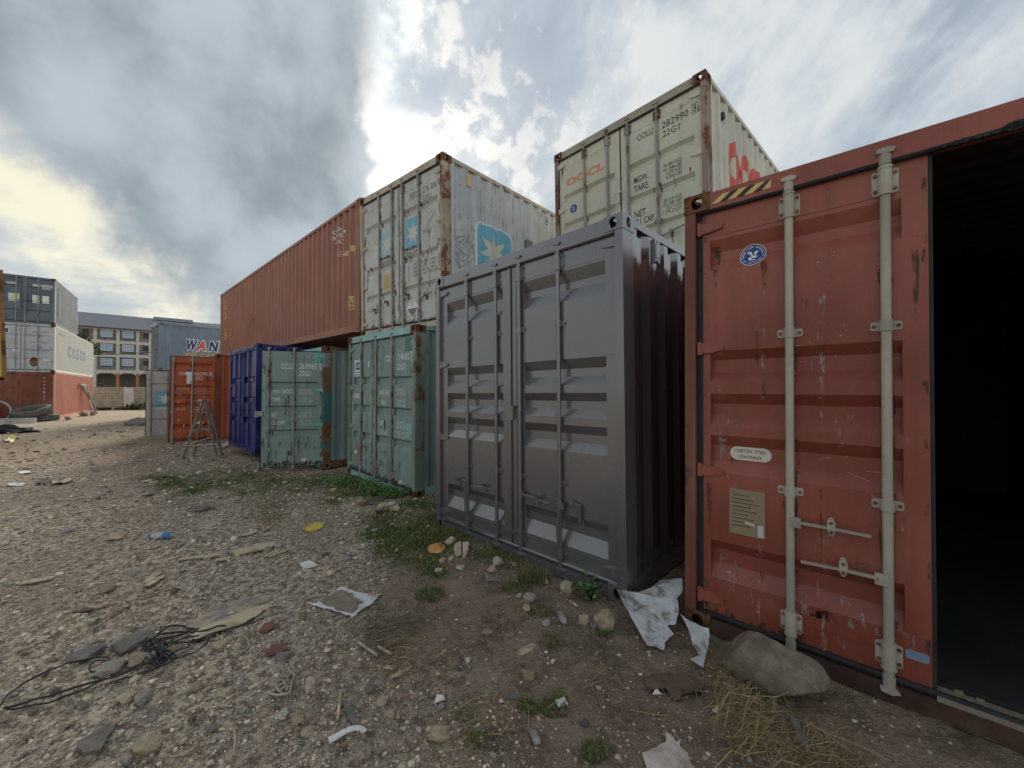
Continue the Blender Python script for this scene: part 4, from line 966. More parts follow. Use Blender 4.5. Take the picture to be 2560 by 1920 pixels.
# --- teal container with one door ajar, royal blue one, orange-red one, pale one behind
c = container('teal container with CCLU code and one door swung out, rusty corner post beside it', Q['cclu'], 6.058, 2.591, 'teal_paint', post='rust_post', rail='rust_post', header='teal_light', prof=PC, gasket='rubber',
              rod='rod_grey', rods=((.6, 0), (1.355, 1), (1.82, 1)), guides=(1.02,), bar_r=.0175, hz=(2.38, 1.66, .93, .21), open_right=rad(59.8), hinge_mat='teal_fresh')
R_, dr = c['root'], c['R_']
TD = lambda d, mat, txt, s0, s1, z0, z1, bold=.0: dprint(d, 'lettering', mat, lambda p: p.text(txt, -s0, -s1, z0, z1, bold))
for a in (('CCLU', .775, .565, 2.09, 2.205), ('369965', .44, .105, 2.095, 2.215), ('22G1', .44, .22, 1.95, 2.06), ('MAX. GROSS', .93, .58, 1.585, 1.665), ('TARE', .93, .79, 1.425, 1.505), ('NET', .94, .85, 1.105, 1.185), ('CU. CAP.', .95, .695, .945, 1.02)): TD(dr, 'ink_white', *a)
for z, a, b2 in ((1.565, '30 480 KG', '67 200 LBS'), (1.395, '2 185 KG', '4 820 LBS'), (1.085, '28 295 KG', '62 380 LBS'), (.915, '33.2 CU.M.', '1 173 CU.FT.')):
    TD(dr, 'ink_worn', a, .42, .20, z + .063, z + .108, 0); TD(dr, 'ink_worn', b2, .44, .18, z, z + .046, 0)
dprint(dr, 'lettering', 'ink_white', lambda p: chk(p, -.065, .0, 2.085, 2.225, '5'))
dprint(dr, 'oval_sticker', 'ink_cream', lambda p: p.poly(oval(-.335, .205, .06, .034)), .0015); dprint(dr, 'oval_sticker', 'ink_black', lambda p: p.text('CSC OK', -.37, -.30, .197, .213), .0025)
dprint(dr, 'paint_patch', 'teal_fresh', lambda p: p.poly([(-.17, 2.27), (-.005, 2.28), (-.005, 2.43), (-.17, 2.43)]), .0012)
for z0, z1, mm in ((.98, 1.62, 'teal_dark'), (.40, .52, 'teal_dark'), (2.14, 2.44, 'teal_post')):
    mb = MB(); mb.box(CW - .0725, CW - .002, .004, .167, z0, z1); mb.build('paint_patch', mm, R_)
retainer(dr, -.62, .36, 'rubber_dusty'); retainer(dr, -.80, .56, 'rod_grey'); handle(dr, 1.355 - DOORS[dr.name][1], .44, .04, 'rod_grey', down=True)
for m_, k_ in (('rust_stain', 41), ('grime_stain', 42)): weather(dr, 1.24, 2.345, .09, 2.44, k_, 20, m_, 1.4, (1.355, 1.82))
mb = MB(); mb.box(-1.225, -1.10, -.03, .03, 1.12, 1.22); mb.tube([(-1.21, -.02, 1.10), (-1.21, -.02, 1.23)], .03, 8); mb.build('door_lug', 'rod_grey', dr)

c = container('royal blue container with doors shut, squeezed in beside the teal open one', Q['blue'], 6.058, 2.591, 'royal_blue', cast='royal_blue', prof=PC, gasket='royal_blue', rod='royal_blue',
              rods=((.58, 1), (1.03, 1), (1.36, 1), (1.81, 1)), guides=(1.0,), brackets=True, hz=(2.34, 1.63, .92, .21))
R_ = c['root']; mb = MB()
for x0, x1 in ((.3, .55), (.62, 1.0), (1.4, 1.78), (1.86, 2.28)): mb.box(x0, x1, -.014, .004, 2.50, 2.522)
mb.build('header_lip', 'royal_blue', R_)

c = container('orange red container with ALBU code on its swung out door behind the step ladder', Q['albu'], 12.192, 2.896, 'orange_paint', post='orange_dark', rail='orange_dark', cast='orange_dark', prof=PH, gasket='rubber', rod='rod_cream',
              rods=((.6, 0), (1.30, 1), (1.765, 1)), guides=(1.95, 1.0), bar_r=.02, hz=(2.66, 1.86, 1.055, .23), open_right=rad(86.5), brackets=True)
R_, dr = c['root'], c['R_']
for a in (('ALBU', .92, .715, 2.175, 2.275), ('660343', .52, .20, 2.175, 2.285), ('45G1', .52, .315, 2.02, 2.135)): TD(dr, 'ink_white', *a)
dprint(dr, 'lettering', 'ink_white', lambda p: chk(p, -.165, -.06, 2.16, 2.30, '8'))
for a in (('MAX. GROSS', .95, .65, 1.705, 1.785), ('TARE', .955, .85, 1.50, 1.575), ('NET', .955, .875, 1.275, 1.35), ('CU. CAP.', .955, .735, 1.055, 1.13)): TD(dr, 'ink_dim', *a)
for z, a, b2 in ((1.67, '32 500 KGS', '71 650 LBS'), (1.465, '3 830 KGS', '8 445 LBS'), (1.24, '28 670 KGS', '63 205 LBS'), (1.035, '76.4 CU.M', '2 698 CU.FT')): TD(dr, 'ink_dim', a, .53, .24, z + .075, z + .13, 0); TD(dr, 'ink_dim', b2, .53, .24, z, z + .055, 0)
def bot(p): p.poly([(-.735, 1.90), (-.60, 1.89), (-.60, 2.19), (-.545, 2.20), (-.55, 2.26), (-.60, 2.30), (-.70, 2.30), (-.76, 2.25), (-.76, 2.19), (-.72, 2.185)])
dprint(dr, 'advert_sticker', 'ink_white', bot, .0015); dprint(dr, 'advert_sticker', 'ink_blue', lambda p: (p.poly([(-.71, 2.285), (-.60, 2.285), (-.62, 2.345), (-.69, 2.345)]), p.poly([(-.735, 1.89), (-.60, 1.88), (-.60, 1.895), (-.735, 1.905)])), .0025)
dprint(dr, 'oval_sticker', 'ink_white', lambda p: p.poly(rrect(-.49, -.275, .60, .67, .03)), .0015)
retainer(dr, -.90, .74, 'ink_dim'); retainer(dr, -.77, .56, 'ink_dim')

for m_, k_ in (('rust_stain', 51), ('grime_stain', 52)): weather(dr, 1.24, 2.345, .09, 2.74, k_, 14, m_, 1.6, (1.30, 1.765))
hx, hy = -12.2, 14.9; ua = Vector((math.cos(.76), -math.sin(.76), 0)); pq = Vector((hx, hy, 0)) - ua * 2.353
c = container('pale grey lower container with a sky blue star on its open door', (pq.x, pq.y, -.19, .76, 0, 0), 6.058, 2.591, 'pale_grey', prof=PM, gasket='rubber', rod='rod_grey', rods=((.6, 0), (1.36, 1), (1.81, 1)), guides=(.9,), open_right=rad(86), brackets=False)
R_, dr = c['root'], c['R_']
dprint(dr, 'logo_panel', 'ink_sky', lambda p: p.poly([(-.88, 1.16), (-.35, 1.16), (-.35, 1.72), (-.88, 1.72)]), .0015); dprint(dr, 'logo_panel', 'ink_white', lambda p: p.poly(star_poly(-.60, 1.44, .24, .085)), .0027)
TD(dr, 'ink_white', 'MAERSK', .88, .35, 1.07, 1.13, .03); TD(dr, 'ink_grey', 'MSKU', .62, .40, 2.10, 2.19)

q = Q['wan']
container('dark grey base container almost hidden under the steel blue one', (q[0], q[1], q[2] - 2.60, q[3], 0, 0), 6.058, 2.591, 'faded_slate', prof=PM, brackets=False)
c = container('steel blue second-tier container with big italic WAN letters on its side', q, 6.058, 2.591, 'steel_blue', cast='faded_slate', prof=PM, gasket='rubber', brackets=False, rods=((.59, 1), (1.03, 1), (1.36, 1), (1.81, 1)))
for a, x0, x1, m2 in (('W', 1.10, 1.60, 'ink_navy'), ('A', 1.62, 2.08, 'ink_red'), ('N', 2.20, 2.60, 'ink_navy'), ('H', 2.95, 3.35, 'ink_navy'), ('A', 3.40, 3.86, 'ink_red'), ('I', 3.98, 4.12, 'ink_navy')):
    sprint(c, 'side_lettering', 'ink_white', lambda p: p.text(a, x0 - .04, x1 + .05, 1.13, 1.83, .11, .16), .003); sprint(c, 'side_lettering', m2, lambda p: p.text(a, x0, x1, 1.18, 1.78, .045, .16), .006)
sprint(c, 'side_lettering', 'ink_yellow', lambda p: p.text('WE CARRY WITH CARE', 1.07, 5.2, .80, 1.06, .02), .003)

# --- the stack of three across the lane, and the yellow one at its near side
q = Q['left']
c = container('faded orange red bottom container of the three-high stack, its ribbed rusty end facing the lane', q, 12.192, 2.62, 'sunned_orange', door_mat='rusty_maroon', post='sunned_orange', post_l='rusty_maroon', rail='sunned_orange', cast='rust_steel', header='rusty_maroon', front='panel')
er = c['er']; p = Print(); p.vtext('8 0 4 6 1 3 4', 2.02, 2.085, 1.07, 2.36, .02); p.build('end_lettering', 'ink_worn', c['root'], lambda a, z: (a, .017 + interp(er, a), z), [b for b, _ in er], 0)
q2 = (q[0], q[1], q[2] + 2.622, *q[3:])
c = container('off-white middle container of the stack with COSCO letters along its side', q2, 12.192, 2.62, 'pale_grey', side_='offwhite', post='offwhite', rail='offwhite', header='pale_grey', prof=PM, gasket='rubber', guides=(1.0,), brackets=False)
for ch, x0 in zip('COSCO', (3.35, 4.55, 5.75, 6.95, 8.15)): sprint(c, 'side_lettering', 'ink_fade', lambda p: p.text(ch, x0, x0 + .85, 1.0, 1.78, .05))
sprint(c, 'side_lettering', 'ink_fade', lambda p: p.text('CBHU  4518', .95, 2.6, 2.14, 2.36, .0))
dl, dr = c['L_'], c['R_']; pl_, pr_ = DOORS[dl.name][1], DOORS[dr.name][1]
tri = lambda d, x, z, s_, m_: dprint(d, 'warning_sticker', m_, lambda p: p.poly([(x - s_ - DOORS[d.name][1], z), (x + s_ - DOORS[d.name][1], z), (x - DOORS[d.name][1], z + s_ * 1.5)]), .002)
tri(dl, 1.02, 1.46, .12, 'ink_yellow'); tri(dl, .66, 1.46, .12, 'ink_yellow'); dprint(dl, 'warning_sticker', 'ink_white', lambda p: p.poly([(1.0 - pl_, 1.25), (1.09 - pl_, 1.15), (1.0 - pl_, 1.05), (.91 - pl_, 1.15)]), .002)
dprint(dl, 'flag_sticker', 'ink_white', lambda p: p.poly([(.55 - pl_, 2.02), (.80 - pl_, 2.02), (.80 - pl_, 2.36), (.55 - pl_, 2.36)]), .0015); dprint(dl, 'flag_sticker', 'ink_blue', lambda p: p.poly([(.56 - pl_, 2.06), (.78 - pl_, 2.06), (.78 - pl_, 2.33), (.66 - pl_, 2.26)]), .0025)
T(dr, 'ink_grey', 'CBHU', 1.60, 1.80, 2.13, 2.22); T(dr, 'ink_grey', '451826', 1.93, 2.22, 2.13, 2.22); T(dr, 'ink_grey', 'MGW', 1.55, 1.74, 1.58, 1.66); T(dr, 'ink_grey', 'NET', 1.55, 1.74, 1.10, 1.18)
for i in range(4): T(dr, 'ink_grey', '30480 KG', 1.95, 2.2, 1.63 - .08 * (i % 2) - .48 * (i // 2), 1.68 - .08 * (i % 2) - .48 * (i // 2))
dprint(dr, 'paint_patch', 'rust_steel', lambda p: p.poly(oval(1.68 - pr_, .55, .16, .26, 16)), .0015); dprint(dr, 'paint_patch', 'ink_white', lambda p: p.poly([(2.0 - pr_, .62), (2.24 - pr_, .62), (2.24 - pr_, .73), (2.0 - pr_, .73)]), .002)
q3 = (q[0], q[1], q[2] + 5.245, *q[3:])
c = container('faded slate top container of the stack with blank pale panels on its doors', q3, 6.058, 2.55, 'faded_slate', side_='faded_slate_side', post='faded_slate_side', post_l='faded_slate', rail='faded_slate', prof=PM, gasket='rubber', guides=(1.0,), brackets=False)
sprint(c, 'side_lettering', 'ink_navy', lambda p: p.vtext('K-LINE', .66, .90, .55, 2.20, .03))
dl, dr = c['L_'], c['R_']; pl_, pr_ = DOORS[dl.name][1], DOORS[dr.name][1]
blk = lambda d, x0, x1, z0, z1, m_='ink_cream': dprint(d, 'blank_panel', m_, lambda p: p.poly([(x0 - DOORS[d.name][1], z0), (x1 - DOORS[d.name][1], z0), (x1 - DOORS[d.name][1], z1), (x0 - DOORS[d.name][1], z1)]), .0015)
blk(dl, .77, 1.15, 1.13, 1.55); blk(dr, 1.60, 1.85, 1.12, 1.55, 'ink_white'); blk(dr, 1.95, 2.20, 1.14, 1.55, 'ink_white'); blk(dr, 1.60, 1.88, 2.02, 2.15, 'ink_worn'); blk(dr, 1.92, 2.33, 1.92, 2.16, 'ink_worn'); blk(dl, .70, 1.02, 2.04, 2.14, 'ink_dim')
for i in range(3): T(dr, 'ink_grey', ('CARE', 'FIRST', 'DRY')[i], 1.64, 1.80, 1.42 - i * .12, 1.48 - i * .12)
T(dr, 'ink_grey', '712045', 1.99, 2.28, 2.03, 2.12)
# yellow: corner at the picture's border, face turned along the lane
ps = rad(-57); u = Vector((math.cos(ps), -math.sin(ps), 0)); e = ray(19, 962); e = e * (9.3 / e.y); org = Vector((e.x, e.y, e.z + EYE)) - u * CW
c = container('yellow container with a rust brown corner post, cut off at the edge of the view', (org.x, org.y, org.z, ps, .032, 0), 6.058, 2.60, 'yellow_paint', post='yellow_post', cast='yellow_post', front='panel', rail='yellow_post')

# trailer that carries the yellow container (its deck is out of view)
vv = Vector((math.sin(ps), math.cos(ps), 0))
tr = empty('flatbed_trailer', (org.x, org.y, 0)); tag(tr, 'low flatbed trailer under the yellow container', 'trailer')
M4 = Matrix.Identity(4)
for i in range(3): M4[i][0], M4[i][1], M4[i][2] = u[i], vv[i], (0, 0, 1)[i]
M4[0][3], M4[1][3], M4[2][3] = org.x, org.y, GZ(org.x, org.y); tr.matrix_world = M4
mb = MB(); mb.box(.35, .47, .3, 6.0, 1.35, 1.60); mb.box(1.55, 1.67, .3, 6.0, 1.35, 1.60)
for y in (.4, 1.6, 2.8, 4.0, 5.2): mb.box(.2, 2.0, y, y + .12, 1.56, 1.655)
mb.build('frame', 'rust_steel', tr)
for y in (3.6, 4.8):
    for x in (.15, 1.6):
        mb = MB(); mb.tube([(x, y, .5), (x + .28, y, .5)], .48, 24); o = mb.build('wheel', 'rubber', tr)
    mb = MB(); mb.tube([(.2, y, .5), (1.8, y, .5)], .06, 8); mb.box(.38, .44, y - .3, y + .3, .5, 1.36); mb.box(1.58, 1.64, y - .3, y + .3, .5, 1.36); mb.build('axle', 'rust_steel', tr)
for x in (.42, 1.6):
    mb = MB(); mb.box(x - .05, x + .05, .6, .7, 0, 1.36); mb.build('landing_leg', 'rust_steel', tr)

# ================================================================== SCHOOL-LIKE BUILDING, BOUNDARY WALL, FAR THINGS
for nm, c, k in (('wall_render', (0.52, 0.49, 0.44), .12), ('stone_infill', (0.20, 0.185, 0.17), .3), ('roof_metal', (0.20, 0.205, 0.235), .12), ('window_frame', (0.05, 0.055, 0.07), .2), ('orange_post', (0.42, 0.15, 0.06), .2),
                 ('wall_block', (0.40, 0.38, 0.31), .2), ('wall_pillar', (0.62, 0.62, 0.58), .1), ('mortar', (0.20, 0.19, 0.16), .2), ('concrete', (0.42, 0.40, 0.36), .25), ('pole_metal', (0.45, 0.46, 0.46), .15)):
    simple(nm, c, 0.85, var=k, scale=2.2, bump=0.01)
m, n, b = mat_base('pane_glass'); b.inputs['Base Color'].default_value = (0.55, 0.66, 0.80, 1); b.inputs['Roughness'].default_value = 0.12; b.inputs['Specular IOR Level'].default_value = 0.9
m, n, b = mat_base('tower_glass'); b.inputs['Base Color'].default_value = (0.12, 0.36, 0.62, 1); b.inputs['Roughness'].default_value = 0.2; b.inputs['Specular IOR Level'].default_value = 0.8
# local frame of the facade: x along it, y into the building
bo = empty('apartment_block', (-84.1, 80, 0)); tag(bo, 'four storey block with grey metal roof and barred windows beyond the boundary wall', 'building')
bo.rotation_euler = (0, 0, rad(45)); bo.scale = (1, 1, .97)
cols_x = [-9.9, -6.6, -3.3, 0.0, 3.3, 6.29, 8.3, 11.6, 14.9, 18.2, 21.6]
levels = [(5.15, 5.85), (8.6, 9.2), (11.5, 12.1), (14.35, 14.7)]
mb = MB(); mb.box(-10.2, 22, .25, 9.6, 5.2, 14.6); mb.build('wall', 'stone_infill', bo)
for x in cols_x:
    mb = MB(); mb.box(x - .26, x + .26, -.05, .4, 5.15, 14.6); mb.build('column', 'wall_render', bo)
    mb = MB(); mb.box(x - .24, x + .24, -.02, .42, 0, 5.15); mb.build('column', 'orange_post' if x in (3.3, 6.29) else 'wall_render', bo)
for z0, z1 in levels:
    mb = MB(); mb.box(-10.2, 22, -.03, .38, z0, z1); mb.build('beam', 'wall_render', bo)
mb = MB(); mb.box(-10.2, 22, 5.5, 5.8, 0, 5.15); mb.build('rear_wall', 'stone_infill', bo)
for i, (xa, xb) in enumerate(zip(cols_x, cols_x[1:])):                    # arched haunches under the first slab
    mb = MB(); xa += .26; xb -= .26
    for s, x in ((1, xa), (-1, xb)): mb.add([(x, .0, 5.15), (x + s * .5, .0, 5.15), (x, .0, 4.75), (x, .36, 5.15), (x + s * .5, .36, 5.15), (x, .36, 4.75)], [(0, 1, 2), (3, 5, 4), (0, 3, 4, 1), (1, 4, 5, 2), (2, 5, 3, 0)])
    mb.build('haunch', 'wall_render', bo)
def window_(x0, x1, z0, z1, nx_, nz_):
    mb = MB()
    for i in range(nx_ + 1): x = x0 + (x1 - x0) * i / nx_; mb.box(x - .025, x + .025, .17, .24, z0, z1)
    for i in range(nz_ + 1): z = z0 + (z1 - z0) * i / nz_; mb.box(x0, x1, .165, .235, z - .025, z + .025)
    mb.box(x0 - .1, x1 + .1, .10, .26, z0 - .12, z0 - .03)
    f = mb.build('window', 'window_frame', bo)
    mb = MB(); mb.box(x0, x1, .20, .215, z0, z1); mb.build('pane', 'pane_glass' if nx_ > 2 else 'window_frame', f)
for lv in (6.75, 9.85, 12.75):
    for i, (xa, xb) in enumerate(zip(cols_x, cols_x[1:])):
        c_ = (xa + xb) / 2
        if i in (2, 5, 8): window_(c_ - .1, c_ + .75, lv + .45, lv + 1.3, 2, 2)
        else: window_(c_ - .9, c_ + .9, lv, lv + 1.6, 7, 5)
mb = MB(); mb.box(-10.6, 22.5, -.7, -.45, 14.55, 14.78); mb.build('fascia', 'window_frame', bo)
mb = MB(); mb.prism([(-.75, 14.70), (5.0, 18.3), (10.6, 14.70)], -10.8, 22.6, 'yz'); mb.build('roof', 'roof_metal', bo)
mb = MB(); mb.prism([(4.0, 17.9), (5.0, 18.75), (6.0, 17.9)], 9.0, 16.0, 'yz'); mb.build('roof_ridge', 'roof_metal', bo)

tw = empty('office_tower', (-110.5, 150, 0)); tag(tw, 'blue glass tower top far away beside the long brown container', 'building')
mb = MB(); mb.box(-3.0, 12, 0, 10, 0, 26.5); mb.build('wall', 'pane_glass', tw)
mb = MB(); mb.box(-.6, 12.1, -.12, -.02, 0, 25.5); mb.build('window_band', 'tower_glass', tw)

# boundary wall: pillars and courses of blocks
bw = empty('boundary_wall', (-37.5, 32.2, 0)); bw.rotation_euler = (0, 0, rad(14)); tag(bw, 'cream block boundary wall with white pillars closing the far end of the lane', 'wall')
r = random.Random(2)
for i in range(-1, 3):
    x = 2.1 + i * 3.3
    mb = MB(); mb.box(x - .33, x + .33, -.12, .2, -.5, 1.78); mb.build('pillar', 'wall_pillar', bw)
    xa, xb = x + .33, x + 2.97
    mb = MB(); mb.box(xa, xb, .03, .15, -.5, 1.74); mb.build('mortar_panel', 'mortar', bw)
    mb = MB(); mb.box(xa, xb, -.05, .2, 1.742, 1.82); mb.build('coping', 'wall_block', bw)
    mb = MB()
    for k in range(10):
        z = -.48 + k * .222
        for j in range(6): a = xa + (xb - xa) * (j + (.0 if k % 2 else .0)) / 6; mb.box(a + .006, a + (xb - xa) / 6 - .006, r.uniform(-.02, -.005), .1, z + .01, z + .212)
    o = mb.build('block_courses', 'wall_block', bw); o['kind'] = 'stuff'

simple('leaf_dull', (0.062, 0.088, 0.038), 0.7, var=0.45, scale=3.0, attr='col'); simple('leaf_bright', (0.085, 0.165, 0.04), 0.6, var=0.35, scale=9.0, attr='col'); simple('bark', (0.09, 0.07, 0.05), 0.9)
def leaf_cloud(name, mat, parent, centers, count, size, seed):
    g = np.random.default_rng(seed); C = np.array([c[:3] for c in centers]); Rr = np.array([c[3] for c in centers])
    w_ = Rr ** 2 / (Rr ** 2).sum(); k = g.choice(len(C), count, p=w_); d = g.normal(size=(count, 3)); d /= np.linalg.norm(d, axis=1)[:, None]
    P = C[k] + d * (Rr[k] * g.random(count) ** .45)[:, None] * np.array([1, 1, .8])
    a = g.normal(size=(count, 3)); a /= np.linalg.norm(a, axis=1)[:, None]; b_ = np.cross(a, g.normal(size=(count, 3))); b_ /= np.linalg.norm(b_, axis=1)[:, None]
    s = size * (.6 + .8 * g.random(count))[:, None]
    V = np.stack([P - a * s, P + b_ * s * .45, P + a * s, P - b_ * s * .45], 1).reshape(-1, 3)
    me = mesh_np(name, V, np.arange(count * 4).reshape(-1, 4), mat); cv = (.6 + .7 * g.random(count))[:, None] * np.array([1, 1, 1]); color_attr(me, np.repeat(cv, 4, 0))
    return link(name, me, parent)
tr = empty('tree', (-66.5, 61, 0)); tag(tr, 'dull green tree showing between the stacked containers and the block', 'tree')
mb = MB(); mb.tube([(0, 0, 0), (.1, 0, 3), (-.1, .1, 6), (.2, 0, 9)], [.2, .17, .13, .06], 8); mb.tube([(0, 0, 5), (1.0, .2, 7.5), (1.7, .2, 8.4)], [.09, .06, .03], 6); mb.build('trunk', 'bark', tr)
leaf_cloud('crown', 'leaf_dull', tr, [(0, 0, 9.2, 1.3), (1.5, .2, 8.3, .9), (2.6, .1, 7.4, .7), (-1.2, 0, 8.2, 1.0), (.6, 0, 10.0, .6)], 1500, .16, 5)
for i, (px_, py_, w_, h_, s_) in enumerate(((352, 1021, .95, .85, 21), (331, 1021, .55, .5, 22), (262, 1021, .45, .22, 23), (240, 1022, .4, .18, 24), (300, 1021, .4, .2, 25))):
    p = at(px_, py_ + 4); p = p * (31.2 / p.y); p.z = GZ(p.x, p.y)
    o = leaf_cloud('shrub', 'leaf_dull', None, [(p.x + (j - 2) * w_ * .4, p.y, p.z + h_ * .35, h_ * .55) for j in range(5)], 420, .085, s_)
    tag(o, ['bushy green shrub at the foot of the cream wall, the tallest there', 'smaller green shrub next to the tall one at the cream wall', 'low weed clump below the first white wall pillar', 'low weeds by the wall next to the orange stack', 'low weeds at the middle of the cream wall'][i], 'shrub')
po = empty('utility_pole', (-40.6, 45.0, 0)); tag(po, 'thin pale pole standing in front of the four storey block', 'pole')
mb = MB(); mb.tube([(0, 0, 0), (0, 0, 9.2)], [.11, .07], 10); mb.build('shaft', 'pole_metal', po)
mb = MB(); mb.beam((-.5, 0, 8.8), (.5, 0, 8.8), .08, .08); mb.build('cross_arm', 'pole_metal', po)
po2 = empty('utility_pole', (-51.5, 40, 0)); tag(po2, 'pale pole hidden behind the three-high stack, carrying the other end of the cable', 'pole')
mb = MB(); mb.tube([(0, 0, 0), (0, 0, 6.2)], [.11, .07], 10); mb.build('shaft', 'pole_metal', po2)
mb = MB(); mb.tube([(-51.5 + 10.9 * k / 12, 40 + 5.0 * k / 12, 6.0 - .9 * math.sin(math.pi * k / 12) * .6 - .15 * k / 12) for k in range(13)], .035, 5)
tag(mb.build('cable', 'rubber'), 'black overhead cable crossing in front of the block', 'cable')

# ================================================================== THINGS AROUND THE STACK
simple('tyre_grey', (0.12, 0.117, 0.105), 0.9, var=0.3, scale=3, bump=0.02); simple('wire_galv', (0.42, 0.44, 0.45), 0.5, 0.2); simple('old_wood', (0.24, 0.205, 0.165), 0.9, var=0.4, scale=7, bump=0.01); simple('pale_wood', (0.40, 0.32, 0.22), 0.85, var=0.5, scale=14, bump=0.004)
simple('grey_wood', (0.29, 0.27, 0.27), 0.9, var=0.3, scale=6, bump=0.01); simple('wet_wood', (0.10, 0.08, 0.065), 0.9, var=0.3)
def tyre(name, loc, R, r, rx, label, rz=0):
    o = empty(name, loc); o.rotation_euler = (rx, 0, rz); tag(o, label, 'tyre')
    mb = MB(); prof_ = [(R - .33 * R, -r * .8), (R - .12 * R, -r), (R - .02 * R, -r * .72), (R, -r * .4), (R, r * .4), (R - .02 * R, r * .72), (R - .12 * R, r), (R - .33 * R, r * .8), (R - .36 * R, 0)]
    n_ = 36; k = len(prof_)
    for i in range(n_):
        a = 2 * math.pi * i / n_
        for x, z in prof_: mb.v.append((x * math.cos(a), x * math.sin(a), z + r))
    for i in range(n_):
        for j in range(k): mb.f.append((i * k + j, i * k + (j + 1) % k, ((i + 1) % n_) * k + (j + 1) % k, ((i + 1) % n_) * k + j))
    mb.build('carcass', 'tyre_grey', o, smooth=True)
    mb = MB()
    for i in range(n_):
        a = 2 * math.pi * (i + .5) / n_; c_, s_ = math.cos(a), math.sin(a)
        mb.beam((R * c_, R * s_, r * .25), (R * c_, R * s_, r * 1.75), .05, .03, (c_, s_, 0))
    o2 = mb.build('tread', 'tyre_grey', o); o2['kind'] = 'stuff'
    return o
lm = [o for o in bpy.data.objects if 'label' in o and o['label'].startswith('faded orange red bottom')][0].matrix_world.copy()
L3 = lambda x, y, z: lm @ Vector((x, y, z))
def G3(x, y): p = L3(x, y, 0); p.z = GZ(p.x, p.y); return p
p = G3(1.85, -.98); tyre('truck_tyre', (p.x, p.y, p.z + .36), .74, .18, rad(17), 'big worn truck tyre lying tilted by the rusty end of the stack')
p2 = G3(2.15, -.80); tyre('truck_tyre', (p2.x, p2.y, p2.z), .60, .17, 0, 'lower truck tyre lying flat under the tilted tyre')
for i, (a, w_) in enumerate(((1.68, .95), (1.05, .36), (.62, .4))):
    p = G3(a, -2.0); mb = MB(); mb.box(-w_ / 2, w_ / 2, -.2, .2, 0, .26); o = mb.build('concrete_block', 'concrete', None, loc=(p.x, p.y, p.z - .02)); o.rotation_euler = (0, 0, rad(40 + 4 * i))
    tag(o, ['long concrete block lying in front of the tilted truck tyre', 'short concrete block next to the long one by the tyres', 'concrete block at the edge of the view by the wire coil'][i], 'block')
p = G3(.62, -1.35); mb = MB()
for k in range(11):
    yy = k * .06
    mb.tube([(.56 * math.cos(2 * math.pi * j / 28), yy + .02 * math.sin(j * 1.3 + k), .56 + .56 * math.sin(2 * math.pi * j / 28)) for j in range(29)], .022, 6, False)
for j in range(0, 28, 4): a = 2 * math.pi * j / 28; mb.tube([(.56 * math.cos(a), 0, .56 + .56 * math.sin(a)), (.56 * math.cos(a), .62, .56 + .56 * math.sin(a))], .010, 4)
o = mb.build('wire_coil', 'wire_galv', None, smooth=True, loc=(p.x, p.y, p.z)); o.rotation_euler = (0, 0, rad(48)); tag(o, 'coil of pale galvanised wire mesh standing by the concrete blocks', 'wire coil')
pf = empty('prop_frame', L3(CW + .5, 7.9, 0)); pf.location.z = GZ(pf.location.x, pf.location.y); tag(pf, 'grey timber prop frame leaning on the orange container side', 'frame')
def rel(v): return v - pf.location
mb = MB(); mb.beam(rel(L3(CW + .55, 7.7, .12)), rel(L3(CW + .10, 7.65, 1.95)), .22, .06, (.8, .6, 0)); mb.build('plank', 'grey_wood', pf)
mb = MB(); mb.beam(rel(L3(CW + .55, 8.9, .12)), rel(L3(CW + .10, 8.2, 1.98)), .12, .08, (.8, .6, 0)); mb.build('plank', 'old_wood', pf)
mb = MB(); mb.beam(rel(L3(CW + .12, 6.4, 1.93)), rel(L3(CW + .40, 7.7, 1.05)), .10, .06, (.8, .6, 0)); mb.build('strut', 'wet_wood', pf)
mb = MB(); mb.beam(rel(L3(CW + .10, 6.3, 1.99)), rel(L3(CW + .10, 8.3, 2.0)), .12, .06, (.8, .6, 0)); mb.build('cross_bar', 'grey_wood', pf)

# ================================================================== LADDER
ft = [at(456, 1149), at(542, 1144)]; ld = empty('step_ladder', (ft[0] + ft[1]) / 2); tag(ld, 'paint-splashed wooden step ladder standing before the orange red container', 'ladder')
simple('ladder_wood', (0.17, 0.155, 0.14), 0.85, var=0.5, scale=9)
f0, f1 = ft[0] - ld.location, ft[1] - ld.location; ap = Vector((0.06, 0.02, 1.44)); bk = Vector((-.20, .42, 0))
leg = lambda a, b2, nm='leg': (lambda mb: (mb.beam(a, b2, .055, .032, (0.3, .9, 0)), mb.build(nm, 'ladder_wood', ld)))(MB())
leg(f0, ap + Vector((.0, 0, .03))); leg(f1, ap + Vector((.05, .02, -.05))); leg(f0 + bk + Vector((.1, .05, 0)), ap + bk * .55); leg(f1 + bk * .8 + Vector((.06, 0, 0)), ap + bk * .55 + Vector((.06, 0, -.04)))
ln = lambda a, b2, k: a + (b2 - a) * k
for k, w_ in ((.80, .05), (.50, .06), (.24, .03)):
    a, b2 = ln(f0, ap, k), ln(f1, ap, k); d_ = (b2 - a).normalized() * .07
    mb = MB(); mb.beam(a - d_, b2 + d_, .07 if k > .3 else .03, .03); mb.build('rung', 'ladder_wood' if k > .3 else 'pale_wood', ld)
    mb = MB(); a2, b3 = ln(f0 + bk, ap + bk * .55, k), ln(f1 + bk * .8, ap + bk * .55, k); mb.beam(a2, b3, .05, .025); mb.build('rung', 'ladder_wood', ld)
mb = MB(); mb.beam(ln(f0, ap, .27), ln(f1, ap, .36), .025, .02); mb.build('brace', 'pale_wood', ld)
